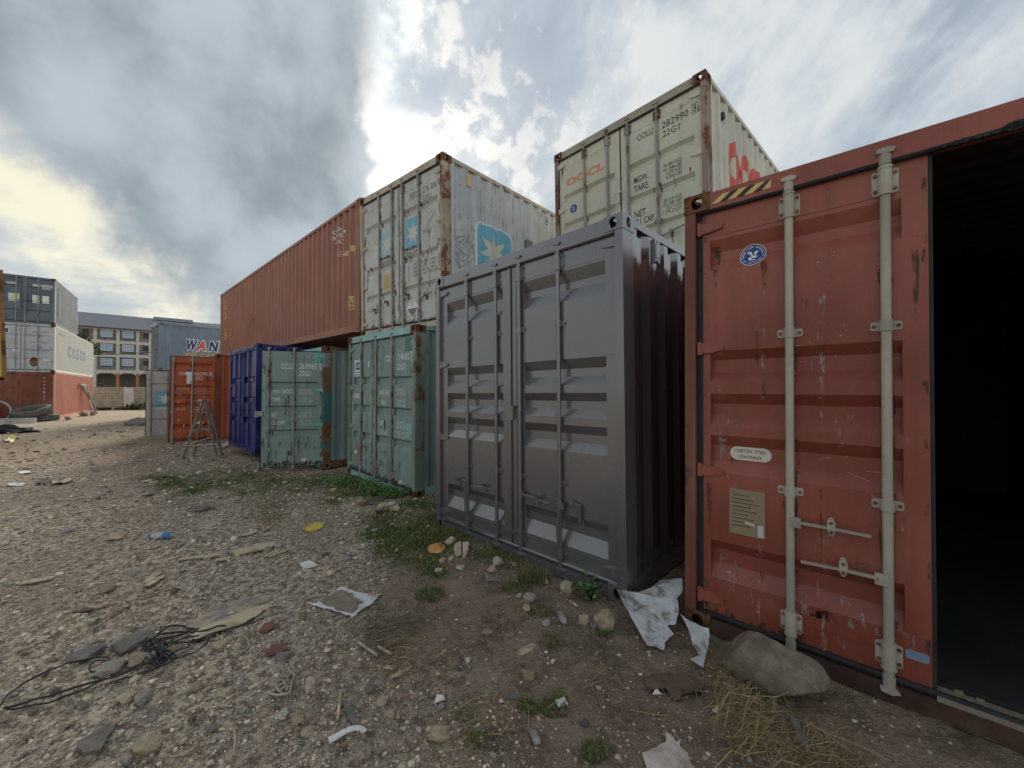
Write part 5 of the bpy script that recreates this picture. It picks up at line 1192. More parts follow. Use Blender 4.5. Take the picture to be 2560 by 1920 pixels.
mb = MB(); mb.beam(ap + Vector((-.05, 0, .02)), ap + bk * .55 + Vector((-.05, 0, .0)), .11, .03); mb.build('top_board', 'offwhite', ld)

# ================================================================== STONES
for nm, c_ in (('stone_tan', (0.47, 0.37, 0.26)), ('stone_pink', (0.53, 0.42, 0.335)), ('stone_grey', (0.35, 0.315, 0.27)), ('stone_dark', (0.21, 0.195, 0.18)), ('stone_pale', (0.55, 0.50, 0.43)), ('stone_rust', (0.37, 0.275, 0.19)), ('boulder_stone', (0.235, 0.19, 0.15))):
    m, n, b = mat_base(nm); tc_ = n.new('ShaderNodeTexCoord').outputs['Object']
    a, b_, c2 = n.noise(tc_, 9.0, 8, .65, .3), n.noise(tc_, 42.0, 6, .7), n.noise(tc_, 3.0, 4, .5)
    cc = n.mix(n.smooth(a, .3, .7), tuple(x * .62 for x in c_), tuple(min(1, x * 1.25) for x in c_)); cc = n.mix(n.m('MULTIPLY', n.smooth(b_, .5, .7), .5), cc, tuple(x * .45 for x in c_)); cc = n.mix(n.m('MULTIPLY', n.smooth(c2, .52, .68), .4), cc, (.13, .10, .07))
    n.put(b.inputs['Base Color'], cc); b.inputs['Roughness'].default_value = .93; b.inputs['Specular IOR Level'].default_value = .2
    bp = n.new('ShaderNodeBump'); n.put(bp.inputs['Strength'], .9); n.put(bp.inputs['Distance'], .028); n.put(bp.inputs['Height'], n.m('ADD', a, n.m('MULTIPLY', b_, .5))); n.l.new(bp.outputs[0], b.inputs['Normal'])
def rock_mesh(seed, sx_, sy_, sz_, sub=3, rough=.22, cuts=9, mat='stone_tan'):
    rr = random.Random(seed); bm = bmesh.new(); bmesh.ops.create_icosphere(bm, subdivisions=sub, radius=1.0)
    planes = []
    for _ in range(cuts):
        d_ = Vector((rr.gauss(0, 1), rr.gauss(0, 1), rr.gauss(0, 1))).normalized(); planes.append((d_, rr.uniform(.55, .9)))
    off = rr.uniform(0, 50); f1_ = rr.uniform(1.2, 1.8)
    for v_ in bm.verts:
        p = v_.co.copy()
        for d_, k in planes:
            e_ = p.dot(d_) - k
            if e_ > 0: p -= d_ * e_ * .97
        nz = float(NA(p.x * f1_ + off, p.y * f1_ + p.z * 1.3)) * rough * 1.6 + float(NB(p.x * 3.3 + p.z * 2.1 + off, p.y * 3.3)) * rough * .7 + float(NC(p.x * 8 + off, p.y * 8 + p.z * 7)) * rough * .28
        p *= 1 + nz; v_.co = Vector((p.x * sx_, p.y * sy_, p.z * sz_))
    me = bpy.data.meshes.new('rock'); bm.to_mesh(me); bm.free(); me.materials.append(MATS[mat]); me.shade_smooth(); me.set_sharp_from_angle(angle=rad(24)); return me
def rock(px_, py_, w_, h_, mat, label, seed, name='rock', flat=1.0, bury=.38, depth=.9, sub=3, rz=None, cat='rock', rough=.22):
    p = at(px_, py_); s = p.y / F_PX; W2, H2 = w_ * s / 2, h_ * s / 2
    me = rock_mesh(seed, W2, W2 * depth, H2, sub, rough, 14, mat); o = link(name, me)
    o.location = (p.x, p.y + W2 * depth * .55, GZ(p.x, p.y + W2 * .5) + H2 * (1 - bury) * .9); o.rotation_euler = (0, 0, rz if rz is not None else random.Random(seed).uniform(-.5, .5))
    return tag(o, label, cat)
# boulder
o = link('boulder', rock_mesh(83, .275, .185, .165, 5, .13, 7, 'boulder_stone')); o.location = (1.385, 2.175, .105); o.rotation_euler = (rad(4), rad(2), -.74); tag(o, 'big oblong boulder lying against the sill of the open rust red container', 'boulder')
for a in [(1419, 1484, 38, 41, 'stone_tan', 'rounded tan rock set against the base of the slate grey container', 1), (1323, 1509, 38, 28, 'stone_grey', 'grey-green angular rock with a small rock touching its front', 2), (1318, 1529, 22, 21, 'stone_tan', 'small tan rock touching the front of the grey-green rock', 3),
          (1297, 1496, 16, 14, 'stone_pink', 'small pinkish stone beside the grey-green angular rock', 4), (1245, 1417, 36, 27, 'stone_pink', 'pinkish double-lobed rock in grass by the slate container doors', 5), (1231, 1433, 30, 22, 'stone_tan', 'tan rock in front of the double-lobed rock in the grass', 6),
          (1124, 1363, 37, 23, 'stone_pink', 'pale pink rock behind the orange lid in the grass', 7), (1149, 1425, 29, 13, 'stone_pale', 'flat pale stone in the grass below the striped slab', 8), (1105, 1406, 22, 14, 'stone_tan', 'tan stone just below the orange lid', 9),
          (1127, 1405, 16, 14, 'stone_pink', 'small round pink stone between orange lid and striped slab', 10), (1095, 1433, 26, 14, 'stone_pale', 'low pale stone lying where grass turns to dirt', 11), (1366, 1462, 17, 17, 'stone_tan', 'small tan stone under a hanging handle of the slate container', 13),
          (1287, 1418, 18, 16, 'stone_rust', 'brown stone half hidden in the tuft under the slate doors', 14), (1520, 1578, 66, 64, 'stone_tan', 'large blocky tan rock beside the crumpled metal sheet', 15), (1460, 1562, 34, 26, 'stone_tan', 'jagged tan rock next to the large blocky one', 16),
          (1484, 1572, 28, 18, 'stone_dark', 'dark stone tucked between the jagged and the blocky rock', 17), (1320, 1702, 36, 34, 'stone_rust', 'brown rock with a splinter of pale wood on top', 18), (1094, 1858, 62, 38, 'stone_tan', 'broad tan rock bedded in the bare dirt near the grass tufts', 19),
          (1049, 1834, 21, 22, 'stone_pink', 'small upright stone just beside the broad bedded rock', 20), (974, 1796, 28, 24, 'stone_tan', 'tan stone near the curved white strip', 21), (924, 1733, 27, 20, 'stone_dark', 'dark rounded stone above the bent black strip', 22), (952, 1766, 42, 22, 'stone_tan', 'wide tan stone below the dark rounded one', 23),
          (771, 1733, 34, 40, 'stone_pink', 'upright pinkish stone at the border of gravel and dirt', 24), (768, 1842, 36, 28, 'stone_tan', 'tan rock at the bottom of the gravel patch', 25), (305, 1634, 104, 46, 'stone_dark', 'large dark grey slab in the black wire tangle', 26), (188, 1655, 84, 30, 'stone_dark', 'flat dark slate beside the wire tangle', 27),
          (329, 1668, 60, 28, 'stone_rust', 'orange-brown stone caught in the black wires', 28), (360, 1660, 36, 34, 'stone_grey', 'rounded grey stone caught in the black wires', 29), (258, 1690, 64, 34, 'stone_grey', 'grey stone with wires looped over it', 30), (307, 1760, 46, 26, 'stone_tan', 'pale wedge-shaped stone below the wire tangle', 31),
          (352, 1762, 48, 34, 'stone_grey', 'grey lump beside the pale wedge below the wires', 32), (280, 1542, 34, 22, 'stone_rust', 'brown stone lying between plywood and wood splinters', 33), (352, 1892, 70, 54, 'stone_tan', 'long tan rock bedded in the gravel, the biggest there', 34), (480, 1731, 44, 25, 'stone_rust', 'brown stone with a curled leaf by it', 35),
          (544, 1624, 36, 18, 'stone_tan', 'tan stone under the torn plywood edge', 36), (258, 1484, 48, 24, 'stone_rust', 'brown slab of rock by the split wood', 39), (280, 1350, 42, 17, 'stone_tan', 'flat tan rock near the crushed bottle', 40), (233, 1251, 22, 13, 'stone_rust', 'small brown rock in the open lane', 41), (363, 1239, 30, 12, 'stone_grey', 'flat grey stone in the lane, before the grass', 42),
          (498, 1278, 42, 12, 'stone_dark', 'dark flat slab of stone on the dirt below the grass', 43), (846, 1204, 22, 13, 'stone_tan', 'small tan rock in weeds before the teal containers', 44), (832, 1231, 18, 14, 'stone_tan', 'round tan stone before the weeds of the teal container', 45), (739, 1814, 32, 38, 'stone_tan', 'rough tan rock beside the dry stick', 46), (702, 1800, 30, 26, 'stone_pale', 'pale stone among the gravel beside the rough tan rock', 47)]:
    rock(*a)
# jagged striped slab standing in the grass
p = at(1154, 1390); s = p.y / F_PX; mb = MB(); r = random.Random(6)
mb.prism([(x * s, z * s) for x, z in ((-19, 22), (-17, 6), (-12, -2), (-2, 2), (4, -8), (10, -2), (14, 8), (18, 14), (15, 20), (20, 26), (17, 33), (8, 32), (-4, 35), (-14, 31))], -.012, .014)
o = mb.build('broken_slab', 'stone_pink', None, loc=(p.x, p.y, p.z)); o.rotation_euler = (rad(-38), 0, .15); tag(o, 'jagged pale slab with a dark stripe leaning in the grass', 'slab')
mb = MB(); mb.box(-1.5 * s, 3 * s, -.0145, -.0125, -2 * s, 34 * s); st = mb.build('stripe', 'wet_wood', o)

# ================================================================== FLAT LITTER cut to an outline
def sheet(name, label, cat, pts, mat, thick=.004, lift=.006, heights=None, curl=.0, parent=None, sub=2, noise=.006, seed=1):
    """an outline given as photo pixels (with optional height of each corner) -> real thin sheet lying on the ground"""
    P = []
    for i, q in enumerate(pts):
        if len(q) == 3: d_ = ray(q[0], q[1]); d_ = d_ * (q[2] / d_.y); P.append(Vector((d_.x, d_.y, d_.z + EYE)))
        else: w_ = at(*q); w_.z += lift + (heights[i] if heights else 0); P.append(w_)
    c_ = sum(P, Vector()) / len(P)
    bm = bmesh.new(); vs = [bm.verts.new(p - c_) for p in P]
    f = bm.faces.new(vs); bmesh.ops.triangulate(bm, faces=[f]);
    for _ in range(sub): bmesh.ops.subdivide_edges(bm, edges=bm.edges[:], cuts=1, use_grid_fill=True)
    for v_ in bm.verts:
        w_ = v_.co + c_
        v_.co.z += noise * 2 * (float(NA(w_.x * 9 + seed, w_.y * 9)) + .6 * float(NB(w_.x * 23 + seed, w_.y * 23)))
        if v_.is_boundary: v_.co.x += .004 * float(NC(w_.x * 60, w_.y * 60)) * 2; v_.co.y += .004 * float(NA(w_.x * 60, w_.y * 60)) * 2
        if len(pts[0]) == 2: v_.co.z = max(v_.co.z, float(ground_h(w_.x, w_.y)) - c_.z + .004)
    bmesh.ops.recalc_face_normals(bm, faces=bm.faces); me = bpy.data.meshes.new(name); bm.to_mesh(me); bm.free(); me.materials.append(MATS[mat])
    o = link(name, me, None, c_); md = o.modifiers.new('thickness', 'SOLIDIFY'); md.thickness = thick; md.offset = 0
    if label: tag(o, label, cat)
    return o
def mottled(name, c1, c2, scale, lo, hi, rough=.8, metal=0.0, bump=.004):
    m, n, b = mat_base(name); tc_ = n.new('ShaderNodeTexCoord').outputs['Object']; a, b_ = n.noise(tc_, scale, 8, .68, .4), n.noise(tc_, scale * 6, 5, .6)
    k = n.smooth(a, lo, hi); cc = n.mix(k, c1, c2); cc = n.mix(n.m('MULTIPLY', n.smooth(b_, .5, .7), .25), cc, tuple(x * .5 for x in c2)); n.put(b.inputs['Base Color'], cc); b.inputs['Roughness'].default_value = rough; b.inputs['Metallic'].default_value = metal
    bp = n.new('ShaderNodeBump'); n.put(bp.inputs['Strength'], .7); n.put(bp.inputs['Distance'], bump); n.put(bp.inputs['Height'], n.m('ADD', a, b_)); n.l.new(bp.outputs[0], b.inputs['Normal'])
mottled('torn_white', (.62, .63, .64), (.33, .28, .22), 11, .50, .62); mottled('crumpled_metal', (.50, .51, .53), (.17, .12, .085), 7, .50, .66, .5, .15); mottled('plywood', (.50, .40, .27), (.24, .19, .135), 7, .45, .66); mottled('plywood_grey', (.36, .29, .20), (.17, .16, .15), 8, .42, .56)
mottled('rusted_sheet', (.26, .12, .045), (.10, .06, .04), 6, .4, .65); mottled('pink_card', (.50, .42, .37), (.30, .25, .21), 8, .48, .68); mottled('leather', (.15, .10, .072), (.08, .055, .04), 14, .4, .7); mottled('brick_red', (.20, .07, .05), (.12, .06, .05), 14, .4, .65)
mottled('dirt_load', (.27, .225, .17), (.19, .15, .11), 18, .35, .65); mottled('litter_white', (.66, .66, .64), (.40, .38, .34), 20, .5, .7); mottled('yellow_plastic', (.55, .44, .06), (.25, .21, .10), 14, .5, .7, .45); mottled('orange_plastic', (.66, .26, .05), (.60, .45, .30), 10, .45, .62, .45); mottled('blue_litter', (.08, .22, .45), (.05, .10, .2), 20, .5, .7)
simple('pink_flecks', (.55, .36, .45), .7)
o = sheet('torn_sheet', 'torn white plastic sheet with dirt on it lying by the dead twigs', 'plastic sheet', [(763, 1510), (788, 1512), (818, 1492), (853, 1471), (896, 1486), (951, 1489), (934, 1511), (905, 1530), (882, 1546), (850, 1535), (821, 1527), (790, 1519)], 'torn_white', .003, .012, None, noise=.008)
o2 = sheet('dirt_film', None, None, [(800, 1511), (812, 1499), (826, 1495), (838, 1484), (856, 1480), (870, 1489), (884, 1491), (880, 1500), (898, 1503), (906, 1512), (890, 1517), (893, 1527), (880, 1540), (862, 1533), (848, 1533), (832, 1524), (815, 1521)], 'dirt_load', .003, .022, None, noise=.007); o2.parent = o; o2.location = o2.location - o.location
sheet('plywood_sheet', 'broken strip of pale plywood pointing away from the black wires', 'plywood', [(467, 1607), (490, 1611), (537, 1591), (575, 1577), (607, 1564), (648, 1541), (684, 1521), (668, 1520), (640, 1524), (600, 1540), (560, 1556), (505, 1578)], 'plywood', .008, .02)
sheet('plywood_sheet', 'grey stained plywood remnant above the pale plywood strip', 'plywood', [(462, 1574), (505, 1576), (560, 1552), (604, 1538), (642, 1520), (682, 1498), (668, 1488), (620, 1500), (570, 1508), (520, 1534), (478, 1556)], 'plywood_grey', .006, .010)
o = sheet('metal_sheet', 'crumpled silvery metal sheet in the gap between slate and red containers', 'metal sheet', [(1542, 1474, 2.79), (1570, 1479, 2.86), (1596, 1481, 2.93), (1630, 1467, 3.0), (1652, 1451, 3.0), (1706, 1445, 2.83), (1706, 1481, 2.72), (1692, 1500, 2.69), (1698, 1532, 2.61), (1688, 1563, 2.55), (1668, 1566, 2.56), (1684, 1588, 2.50), (1663, 1608, 2.455), (1661, 1626, 2.41), (1619, 1615, 2.44), (1592, 1566, 2.56), (1570, 1525, 2.67)], 'crumpled_metal', .0025, 0, noise=.010)
sheet('metal_offcut', 'torn pointed strip of the silvery metal, before the red container casting', 'metal sheet', [(1701, 1536, 2.60), (1717, 1550, 2.55), (1745, 1563, 2.49), (1773, 1574, 2.44), (1774, 1590, 2.42), (1768, 1625, 2.36), (1758, 1668, 2.265), (1724, 1650, 2.31), (1748, 1639, 2.33), (1730, 1608, 2.40), (1722, 1574, 2.49)], 'crumpled_metal', .0025, 0, noise=.006)
sheet('cardboard', 'pinkish torn cardboard at the bottom border of the view', 'cardboard', [(1606, 1898), (1650, 1874), (1668, 1872), (1662, 1850), (1680, 1856), (1690, 1868), (1702, 1862), (1700, 1880), (1718, 1893), (1722, 1912), (1740, 1935), (1700, 1960), (1640, 1965), (1615, 1930)], 'pink_card', .004, .02, None, noise=.012)
sheet('rusty_board', 'rusty orange sheet lying at the edge of the weeds before the teal container', 'metal sheet', [(892, 1262), (912, 1250), (935, 1241), (917, 1256), (908, 1266), (900, 1268)], 'rusted_sheet', .006, .012)
sheet('grey_board', 'dark grey board lying beside the rusty orange sheet', 'board', [(914, 1262), (930, 1248), (957, 1249), (955, 1258), (945, 1266)], 'wet_wood', .012, .012)
sheet('leather_scrap', 'flattened brown leather scrap in front of the oblong boulder', 'leather scrap', [(1612, 1712), (1640, 1702), (1680, 1696), (1725, 1700), (1757, 1712), (1766, 1722), (1752, 1735), (1715, 1742), (1702, 1748), (1704, 1758), (1684, 1760), (1676, 1744), (1664, 1730), (1640, 1738), (1618, 1730)], 'leather', .012, .022, None, noise=.016)
sheet('paper_scrap', 'white triangular scrap on the brown leather', 'paper', [(1630, 1750), (1640, 1736), (1654, 1750)], 'litter_white', .002, .03, sub=1)
sheet('paper_scrap', 'white square chip near the dry straw', 'paper', [(1781, 1786), (1790, 1776), (1799, 1783), (1793, 1792)], 'litter_white', .003, .02, sub=1)
sheet('tile_fragment', 'pale speckled tile fragment beside the grass tuft', 'tile', [(1389, 1757), (1412, 1750), (1420, 1768), (1396, 1774)], 'litter_white', .012, .014, sub=1)
sheet('tile_fragment', 'brown triangular tile fragment touching the pale speckled one', 'tile', [(1394, 1791), (1409, 1776), (1419, 1794)], 'leather', .012, .014, sub=1)
sheet('tile_fragment', 'small brown tile by the rock with the wood splinter', 'tile', [(1306, 1716), (1324, 1713), (1327, 1730), (1308, 1732)], 'leather', .012, .014, sub=1)
sheet('paper_scrap', 'small dirty white paper on the bare dirt, middle of the foreground', 'paper', [(1086, 1765), (1092, 1744), (1108, 1745), (1113, 1759)], 'litter_white', .002, .015, sub=1)
sheet('brick_piece', 'dull red patch of brick rubble below the plywood end', 'brick', [(645, 1586), (662, 1566), (686, 1560), (684, 1576), (664, 1590)], 'brick_red', .012, .014, sub=1)
sheet('brick_piece', 'larger dull red brick rubble beside the rope tangle', 'brick', [(664, 1640), (682, 1622), (708, 1614), (716, 1632), (696, 1644)], 'brick_red', .014, .014, sub=1)
sheet('slate_scrap', 'thin dark metal scrap in the grass below the striped slab', 'metal sheet', [(1212, 1448), (1228, 1456), (1252, 1456), (1250, 1468), (1240, 1462), (1218, 1462)], 'stone_dark', .004, .03, [.03, .02, .0, .0, 0, 0], sub=1)
sheet('white_disc', 'flattened white plastic disc on the dirt above the torn sheet', 'plastic disc', [(748, 1414), (757, 1409), (775, 1407), (790, 1410), (795, 1415), (785, 1420), (768, 1422), (754, 1420)], 'litter_white', .004, .012)
sheet('floor_slab', 'flat grey slab level with the gravel at the bottom of the lane', 'slab', [(190, 1872), (230, 1842), (275, 1815), (290, 1818), (272, 1850), (250, 1886), (205, 1892)], 'stone_dark', .02, .012)
sheet('leaf_scrap', 'dry leaf curl beside the pale litter in the lane', 'leaf', [(600, 1342), (640, 1326), (644, 1332), (628, 1340), (610, 1345)], 'pink_card', .003, .02, sub=1)
sheet('cloth_scrap', 'yellow cloth on the ground in front of the black plastic heap', 'cloth', [(14, 1100), (30, 1092), (40, 1100), (30, 1106), (12, 1106)], 'yellow_plastic', .01, .04, noise=.05)
sheet('white_scraps', 'white rags on the lane short of the tan cloth', 'rag', [(45, 1183), (62, 1179), (82, 1181), (76, 1186), (52, 1187)], 'litter_white', .005, .02, noise=.02)
sheet('white_scraps', 'white rags nearest the edge of the view on the lane', 'rag', [(16, 1214), (40, 1207), (66, 1209), (58, 1214), (30, 1217)], 'litter_white', .005, .02, noise=.02)
sheet('tan_cloth', 'tan cloth and bark heap in the open lane', 'cloth', [(128, 1208), (160, 1203), (176, 1196), (180, 1206), (160, 1211), (130, 1212)], 'plywood', .01, .03, noise=.03)
sheet('dark_cloth', 'dark brown rag beside the tan cloth in the lane', 'cloth', [(88, 1212), (110, 1203), (128, 1205), (124, 1213), (96, 1214)], 'wet_wood', .01, .03, noise=.03)
# splintered wood
def stick(px0, px1, w_, mat, label, name='wood_piece', h_=.011, cat='wood', lift=.01):
    a, b2 = at(*px0), at(*px1); a.z += lift + h_ / 2; b2.z += lift + h_ / 2; mb = MB(); c_ = (a + b2) / 2
    q0, q1 = a - c_, b2 - c_; d_ = (q1 - q0); nrm = Vector((-d_.y, d_.x, 0)).normalized(); rr = random.Random(int(px0[0] * 7 + px0[1]))
    n_ = 5; L_, R2 = [], []
    for i in range(n_ + 1):
        k = i / n_; p = q0 + d_ * k; ww = w_ / 2 * (1 if 0 < i < n_ else rr.uniform(.3, .9)) * rr.uniform(.85, 1.1)
        L_.append(p + nrm * ww); R2.append(p - nrm * ww)
    vs = [p + Vector((0, 0, s * h_ / 2)) for s in (-1, 1) for p in L_ + R2[::-1]]; k = len(L_) * 2
    mb.add(vs, [tuple(range(k))[::-1], tuple(range(k, 2 * k))] + [(i, (i + 1) % k, (i + 1) % k + k, i + k) for i in range(k)])
    return tag(mb.build(name, mat, None, loc=c_), label, cat)
for a in [((54, 1462), (134, 1449), .075, 'pale_wood', 'long pale wooden batten lying alone on the lane gravel'), ((364, 1462), (396, 1436), .055, 'pale_wood', 'rear one of two split pale wood pieces lying together'), ((366, 1470), (409, 1444), .06, 'pale_wood', 'front one of two split pale wood pieces lying together'),
          ((447, 1403), (520, 1394), .05, 'plywood', 'pale splintered board, first of a row above the split wood'), ((505, 1398), (576, 1385), .07, 'plywood', 'wide pale splintered board in the row of boards'), ((540, 1406), (575, 1400), .05, 'plywood', 'short pale splinter at the end of the row of boards'), ((661, 1395), (700, 1378), .03, 'plywood', 'narrow splinter beside another before the white disc'), ((672, 1396), (722, 1376), .035, 'plywood', 'longer narrow splinter close to the white disc'), ((585, 1388), (690, 1362), .16, 'plywood', 'broad pale bark slab behind the narrow splinters'),
          ((182, 1536), (232, 1528), .03, 'wet_wood', 'dark burnt stick beside a pale splinter on the gravel'), ((214, 1522), (256, 1523), .025, 'pale_wood', 'pale splinter touching the dark burnt stick'), ((844, 1806), (852, 1735), .014, 'pale_wood', 'upright dry stick on the dirt beside rough rock'), ((972, 1703), (1024, 1680), .018, 'pale_wood', 'yellowish wood chip below the dead twigs'), ((942, 1672), (982, 1680), .010, 'pale_wood', 'thin yellow splinter beside the wood chip'), ((944, 1622), (980, 1644), .012, 'pale_wood', 'pale stalk lying across the dead twigs'), ((896, 1612), (944, 1648), .012, 'pale_wood', 'stalk at the near side of the dead twigs'),
          ((1264, 1746), (1306, 1752), .03, 'stone_dark', 'grey plastic stub before the grass tufts'), ((1398, 1535), (1412, 1565), .045, 'grey_wood', 'dark grey wooden wedge by the tan stones'), ((1425, 1508), (1444, 1521), .02, 'pale_wood', 'thin stick by the weed plant'), ((1980, 1800), (2018, 1888), .035, 'stone_dark', 'dark plastic strip running towards the red container'), ((1330, 1836), (1345, 1868), .03, 'grey_wood', 'grey bit of wood beside a grass tuft at the bottom'), ((860, 1764), (898, 1830), .03, 'stone_dark', 'bent black strip below the dark rounded stone'),
          ((1296, 1686), (1338, 1664), .045, 'pale_wood', 'splinter of pale wood resting on the brown rock'), ((300, 1113), (340, 1109), .08, 'plywood', 'pale batten lying far up the lane'), ((255, 1084), (276, 1083), .08, 'litter_white', 'white strip on the lane before the wall'), ((292, 1079), (310, 1081), .12, 'wet_wood', 'dark stick pile far up the lane'), ((30, 1336), (62, 1330), .05, 'stone_pale', 'pale flat chip by the edge of the gravel'), ((596, 1130), (636, 1133), .12, 'pale_wood', 'plank lying at the foot of the blue container'), ((660, 1330), (690, 1310), .02, 'pale_wood', 'small splinter behind the yellow lid'), ((662, 1342), (692, 1333), .05, 'pink_card', 'peeled bark strip in front of the yellow lid')]:
    stick(*a, lift=.012 if 'rock' not in a[4] else .012 + .10 * ('resting' in a[4]))
# curved white strip, lids, bottle, tub
p = [at(x, y) for x, y in ((822, 1868), (845, 1858), (864, 1848), (885, 1843), (902, 1846), (912, 1856))]; c_ = p[2].copy(); mb = MB()
for a, b2, k in zip(p, p[1:], range(5)): mb.beam(a - c_ + Vector((0, 0, .03 + .004 * k)), b2 - c_ + Vector((0, 0, .03 + .004 * (k + 1))), .032 - .003 * k, .006)
tag(mb.build('plastic_strip', 'litter_white', None, loc=c_), 'curved white plastic strip lying on the dirt at the bottom', 'plastic strip')
def lid(px_, py_, w_, mat, label, rim, tilt=0.0):
    p = at(px_, py_); R2 = w_ * p.y / F_PX / 2; o = empty('lid', (p.x, p.y, p.z + .015)); o.rotation_euler = (tilt, 0, 0); tag(o, label, 'lid'); mb = MB()
    mb.tube([(0, 0, 0), (0, 0, .008)], R2, 28); mb.build('disc', mat, o)
    mb = MB(); mb.tube([(R2 * math.cos(2 * math.pi * i / 28), R2 * math.sin(2 * math.pi * i / 28), .010) for i in range(29)], .007, 6, False); mb.build('rim', rim, o, smooth=True)
lid(1091, 1374, 40, 'orange_plastic', 'round orange plastic lid in the grass', 'orange_plastic', rad(10)); lid(785, 1323, 40, 'yellow_plastic', 'round yellow plastic lid on the dirt', 'yellow_plastic', rad(8))
m, n, b = mat_base('bottle_plastic'); b.inputs['Base Color'].default_value = (.85, .9, .93, 1); b.inputs['Roughness'].default_value = .15; b.inputs['Transmission Weight'].default_value = .75; b.inputs['IOR'].default_value = 1.25
p = at(405, 1347); bt = empty('bottle', (p.x, p.y, p.z + .035)); bt.rotation_euler = (0, 0, rad(8)); tag(bt, 'crushed clear plastic bottle with a blue label on the gravel', 'bottle')
s = p.y / F_PX
mb = MB(); mb.tube([(-24 * s, 0, -.005), (-20 * s, 0, 0), (-10 * s, 0, .006), (2 * s, 0, .0), (14 * s, 0, .004), (21 * s, 0, 0), (25 * s, 0, 0)], [.018, .034, .032, .034, .034, .03, .02], 14); mb.build('body', 'bottle_plastic', bt, smooth=True)
mb = MB(); mb.tube([(4 * s, 0, .001), (14 * s, 0, .004), (21 * s, 0, .001)], [.0355, .0355, .0345], 14, False); mb.build('bottle_label', 'blue_litter', bt, smooth=True)
mb = MB(); mb.tube([(-29 * s, 0, -.006), (-24 * s, 0, -.005)], .015, 10); mb.build('cap', 'blue_litter', bt)
p = at(958, 1286); tb = empty('broken_tub', (p.x, p.y, p.z)); tag(tb, 'broken yellow plastic tub lying on its side by the teal container', 'tub'); mb = MB()
for i in range(13):
    a0, a1 = math.pi * (i / 13) * 1.1 - .2, math.pi * ((i + 1) / 13) * 1.1 - .2
    mb.quad((.10 * math.cos(a0), 0, .03 + .11 * math.sin(a0)), (.10 * math.cos(a1), 0, .03 + .11 * math.sin(a1)), (.08 * math.cos(a1), .17, .02 + .085 * math.sin(a1)), (.08 * math.cos(a0), .17, .02 + .085 * math.sin(a0)))
o = mb.build('shell', 'yellow_plastic', tb, smooth=True); o.modifiers.new('thickness', 'SOLIDIFY').thickness = .005; tb.rotation_euler = (0, 0, rad(20))
rock(984, 1281, 32, 20, 'stone_pale', 'pale round stone beside the broken yellow tub', 61); rock(977, 1266, 30, 12, 'stone_pale', 'flat pale stone behind the broken yellow tub', 62); rock(952, 1270, 18, 16, 'stone_pale', 'small whitish stone behind the yellow tub opening', 63)
# black wire tangle
def wire(pts, wob_, seed, r0=.006):
    g = random.Random(seed); P = []
    for (a, b2), (c2, d2) in zip(pts, pts[1:]):
        for k in range(6):
            f = k / 6; q = at(a + (c2 - a) * f, b2 + (d2 - b2) * f); P.append(Vector((q.x + g.uniform(-1, 1) * wob_, q.y + g.uniform(-1, 1) * wob_, q.z + .012 + abs(g.gauss(0, 1)) * wob_ * 1.2)))
    q = at(*pts[-1]); P.append(Vector((q.x, q.y, q.z + .015))); S_ = [P[0]]
    for i in range(1, len(P) - 1): S_.append((P[i - 1] + P[i] * 2 + P[i + 1]) / 4)
    S_ = S_ + [P[-1]]
    for _ in range(3): S_ = [S_[0]] + [(S_[i - 1] + S_[i] * 2 + S_[i + 1]) / 4 for i in range(1, len(S_) - 1)] + [S_[-1]]
    return S_, r0
ct = empty('wire_tangle', at(330, 1660)); tag(ct, 'tangle of black wires over stones on the gravel', 'wire'); cl_ = ct.location.copy()
paths = [[(0, 1785), (70, 1768), (150, 1748), (230, 1722), (300, 1695), (390, 1665), (450, 1650)], [(0, 1772), (20, 1745), (80, 1705), (140, 1680), (190, 1663), (260, 1652), (290, 1668), (260, 1692), (222, 1688), (232, 1668), (300, 1660)], [(0, 1790), (110, 1775), (200, 1745), (280, 1705), (340, 1680), (400, 1640), (480, 1600), (540, 1590)],
         [(300, 1680), (350, 1640), (372, 1606), (420, 1580), (450, 1572), (480, 1588), (440, 1600), (390, 1612)], [(480, 1610), (540, 1592), (590, 1580), (640, 1560), (660, 1552)], [(330, 1660), (380, 1650), (420, 1620), (470, 1612), (476, 1630), (430, 1650), (390, 1665)], [(350, 1625), (372, 1640), (388, 1662), (400, 1640), (380, 1618), (360, 1640), (395, 1670)],
         [(270, 1720), (330, 1700), (390, 1680), (430, 1665), (440, 1650)], [(480, 1615), (520, 1602), (520, 1622), (500, 1640), (455, 1650)], [(365, 1610), (400, 1596), (460, 1590), (520, 1586), (570, 1572)]]
for i, pts in enumerate(paths):
    P, r0 = wire(pts, .016, i); mb = MB(); mb.tube([q - cl_ for q in P], .0044 if i % 3 else .0055, 6, False); mb.build('wire', 'rubber', ct, smooth=True)
for i in range(14):
    g = random.Random(90 + i); x, y = 395 + g.gauss(0, 16), 1640 + g.gauss(0, 16); P, r0 = wire([(x, y), (x + g.uniform(-30, 30), y + g.uniform(-20, 20)), (x + g.uniform(-40, 40), y + g.uniform(-25, 25)), (x + g.uniform(-30, 30), y + g.uniform(-20, 20))], .03, 200 + i); mb = MB(); mb.tube([q - cl_ for q in P], .0042, 5, False); mb.build('wire', 'rubber', ct, smooth=True)
simple('hemp', (.33, .28, .21), .9); rp = empty('rope_tangle', at(700, 1720)); tag(rp, 'frayed beige rope tangle on the gravel below the brick rubble', 'rope'); cl_ = rp.location.copy()
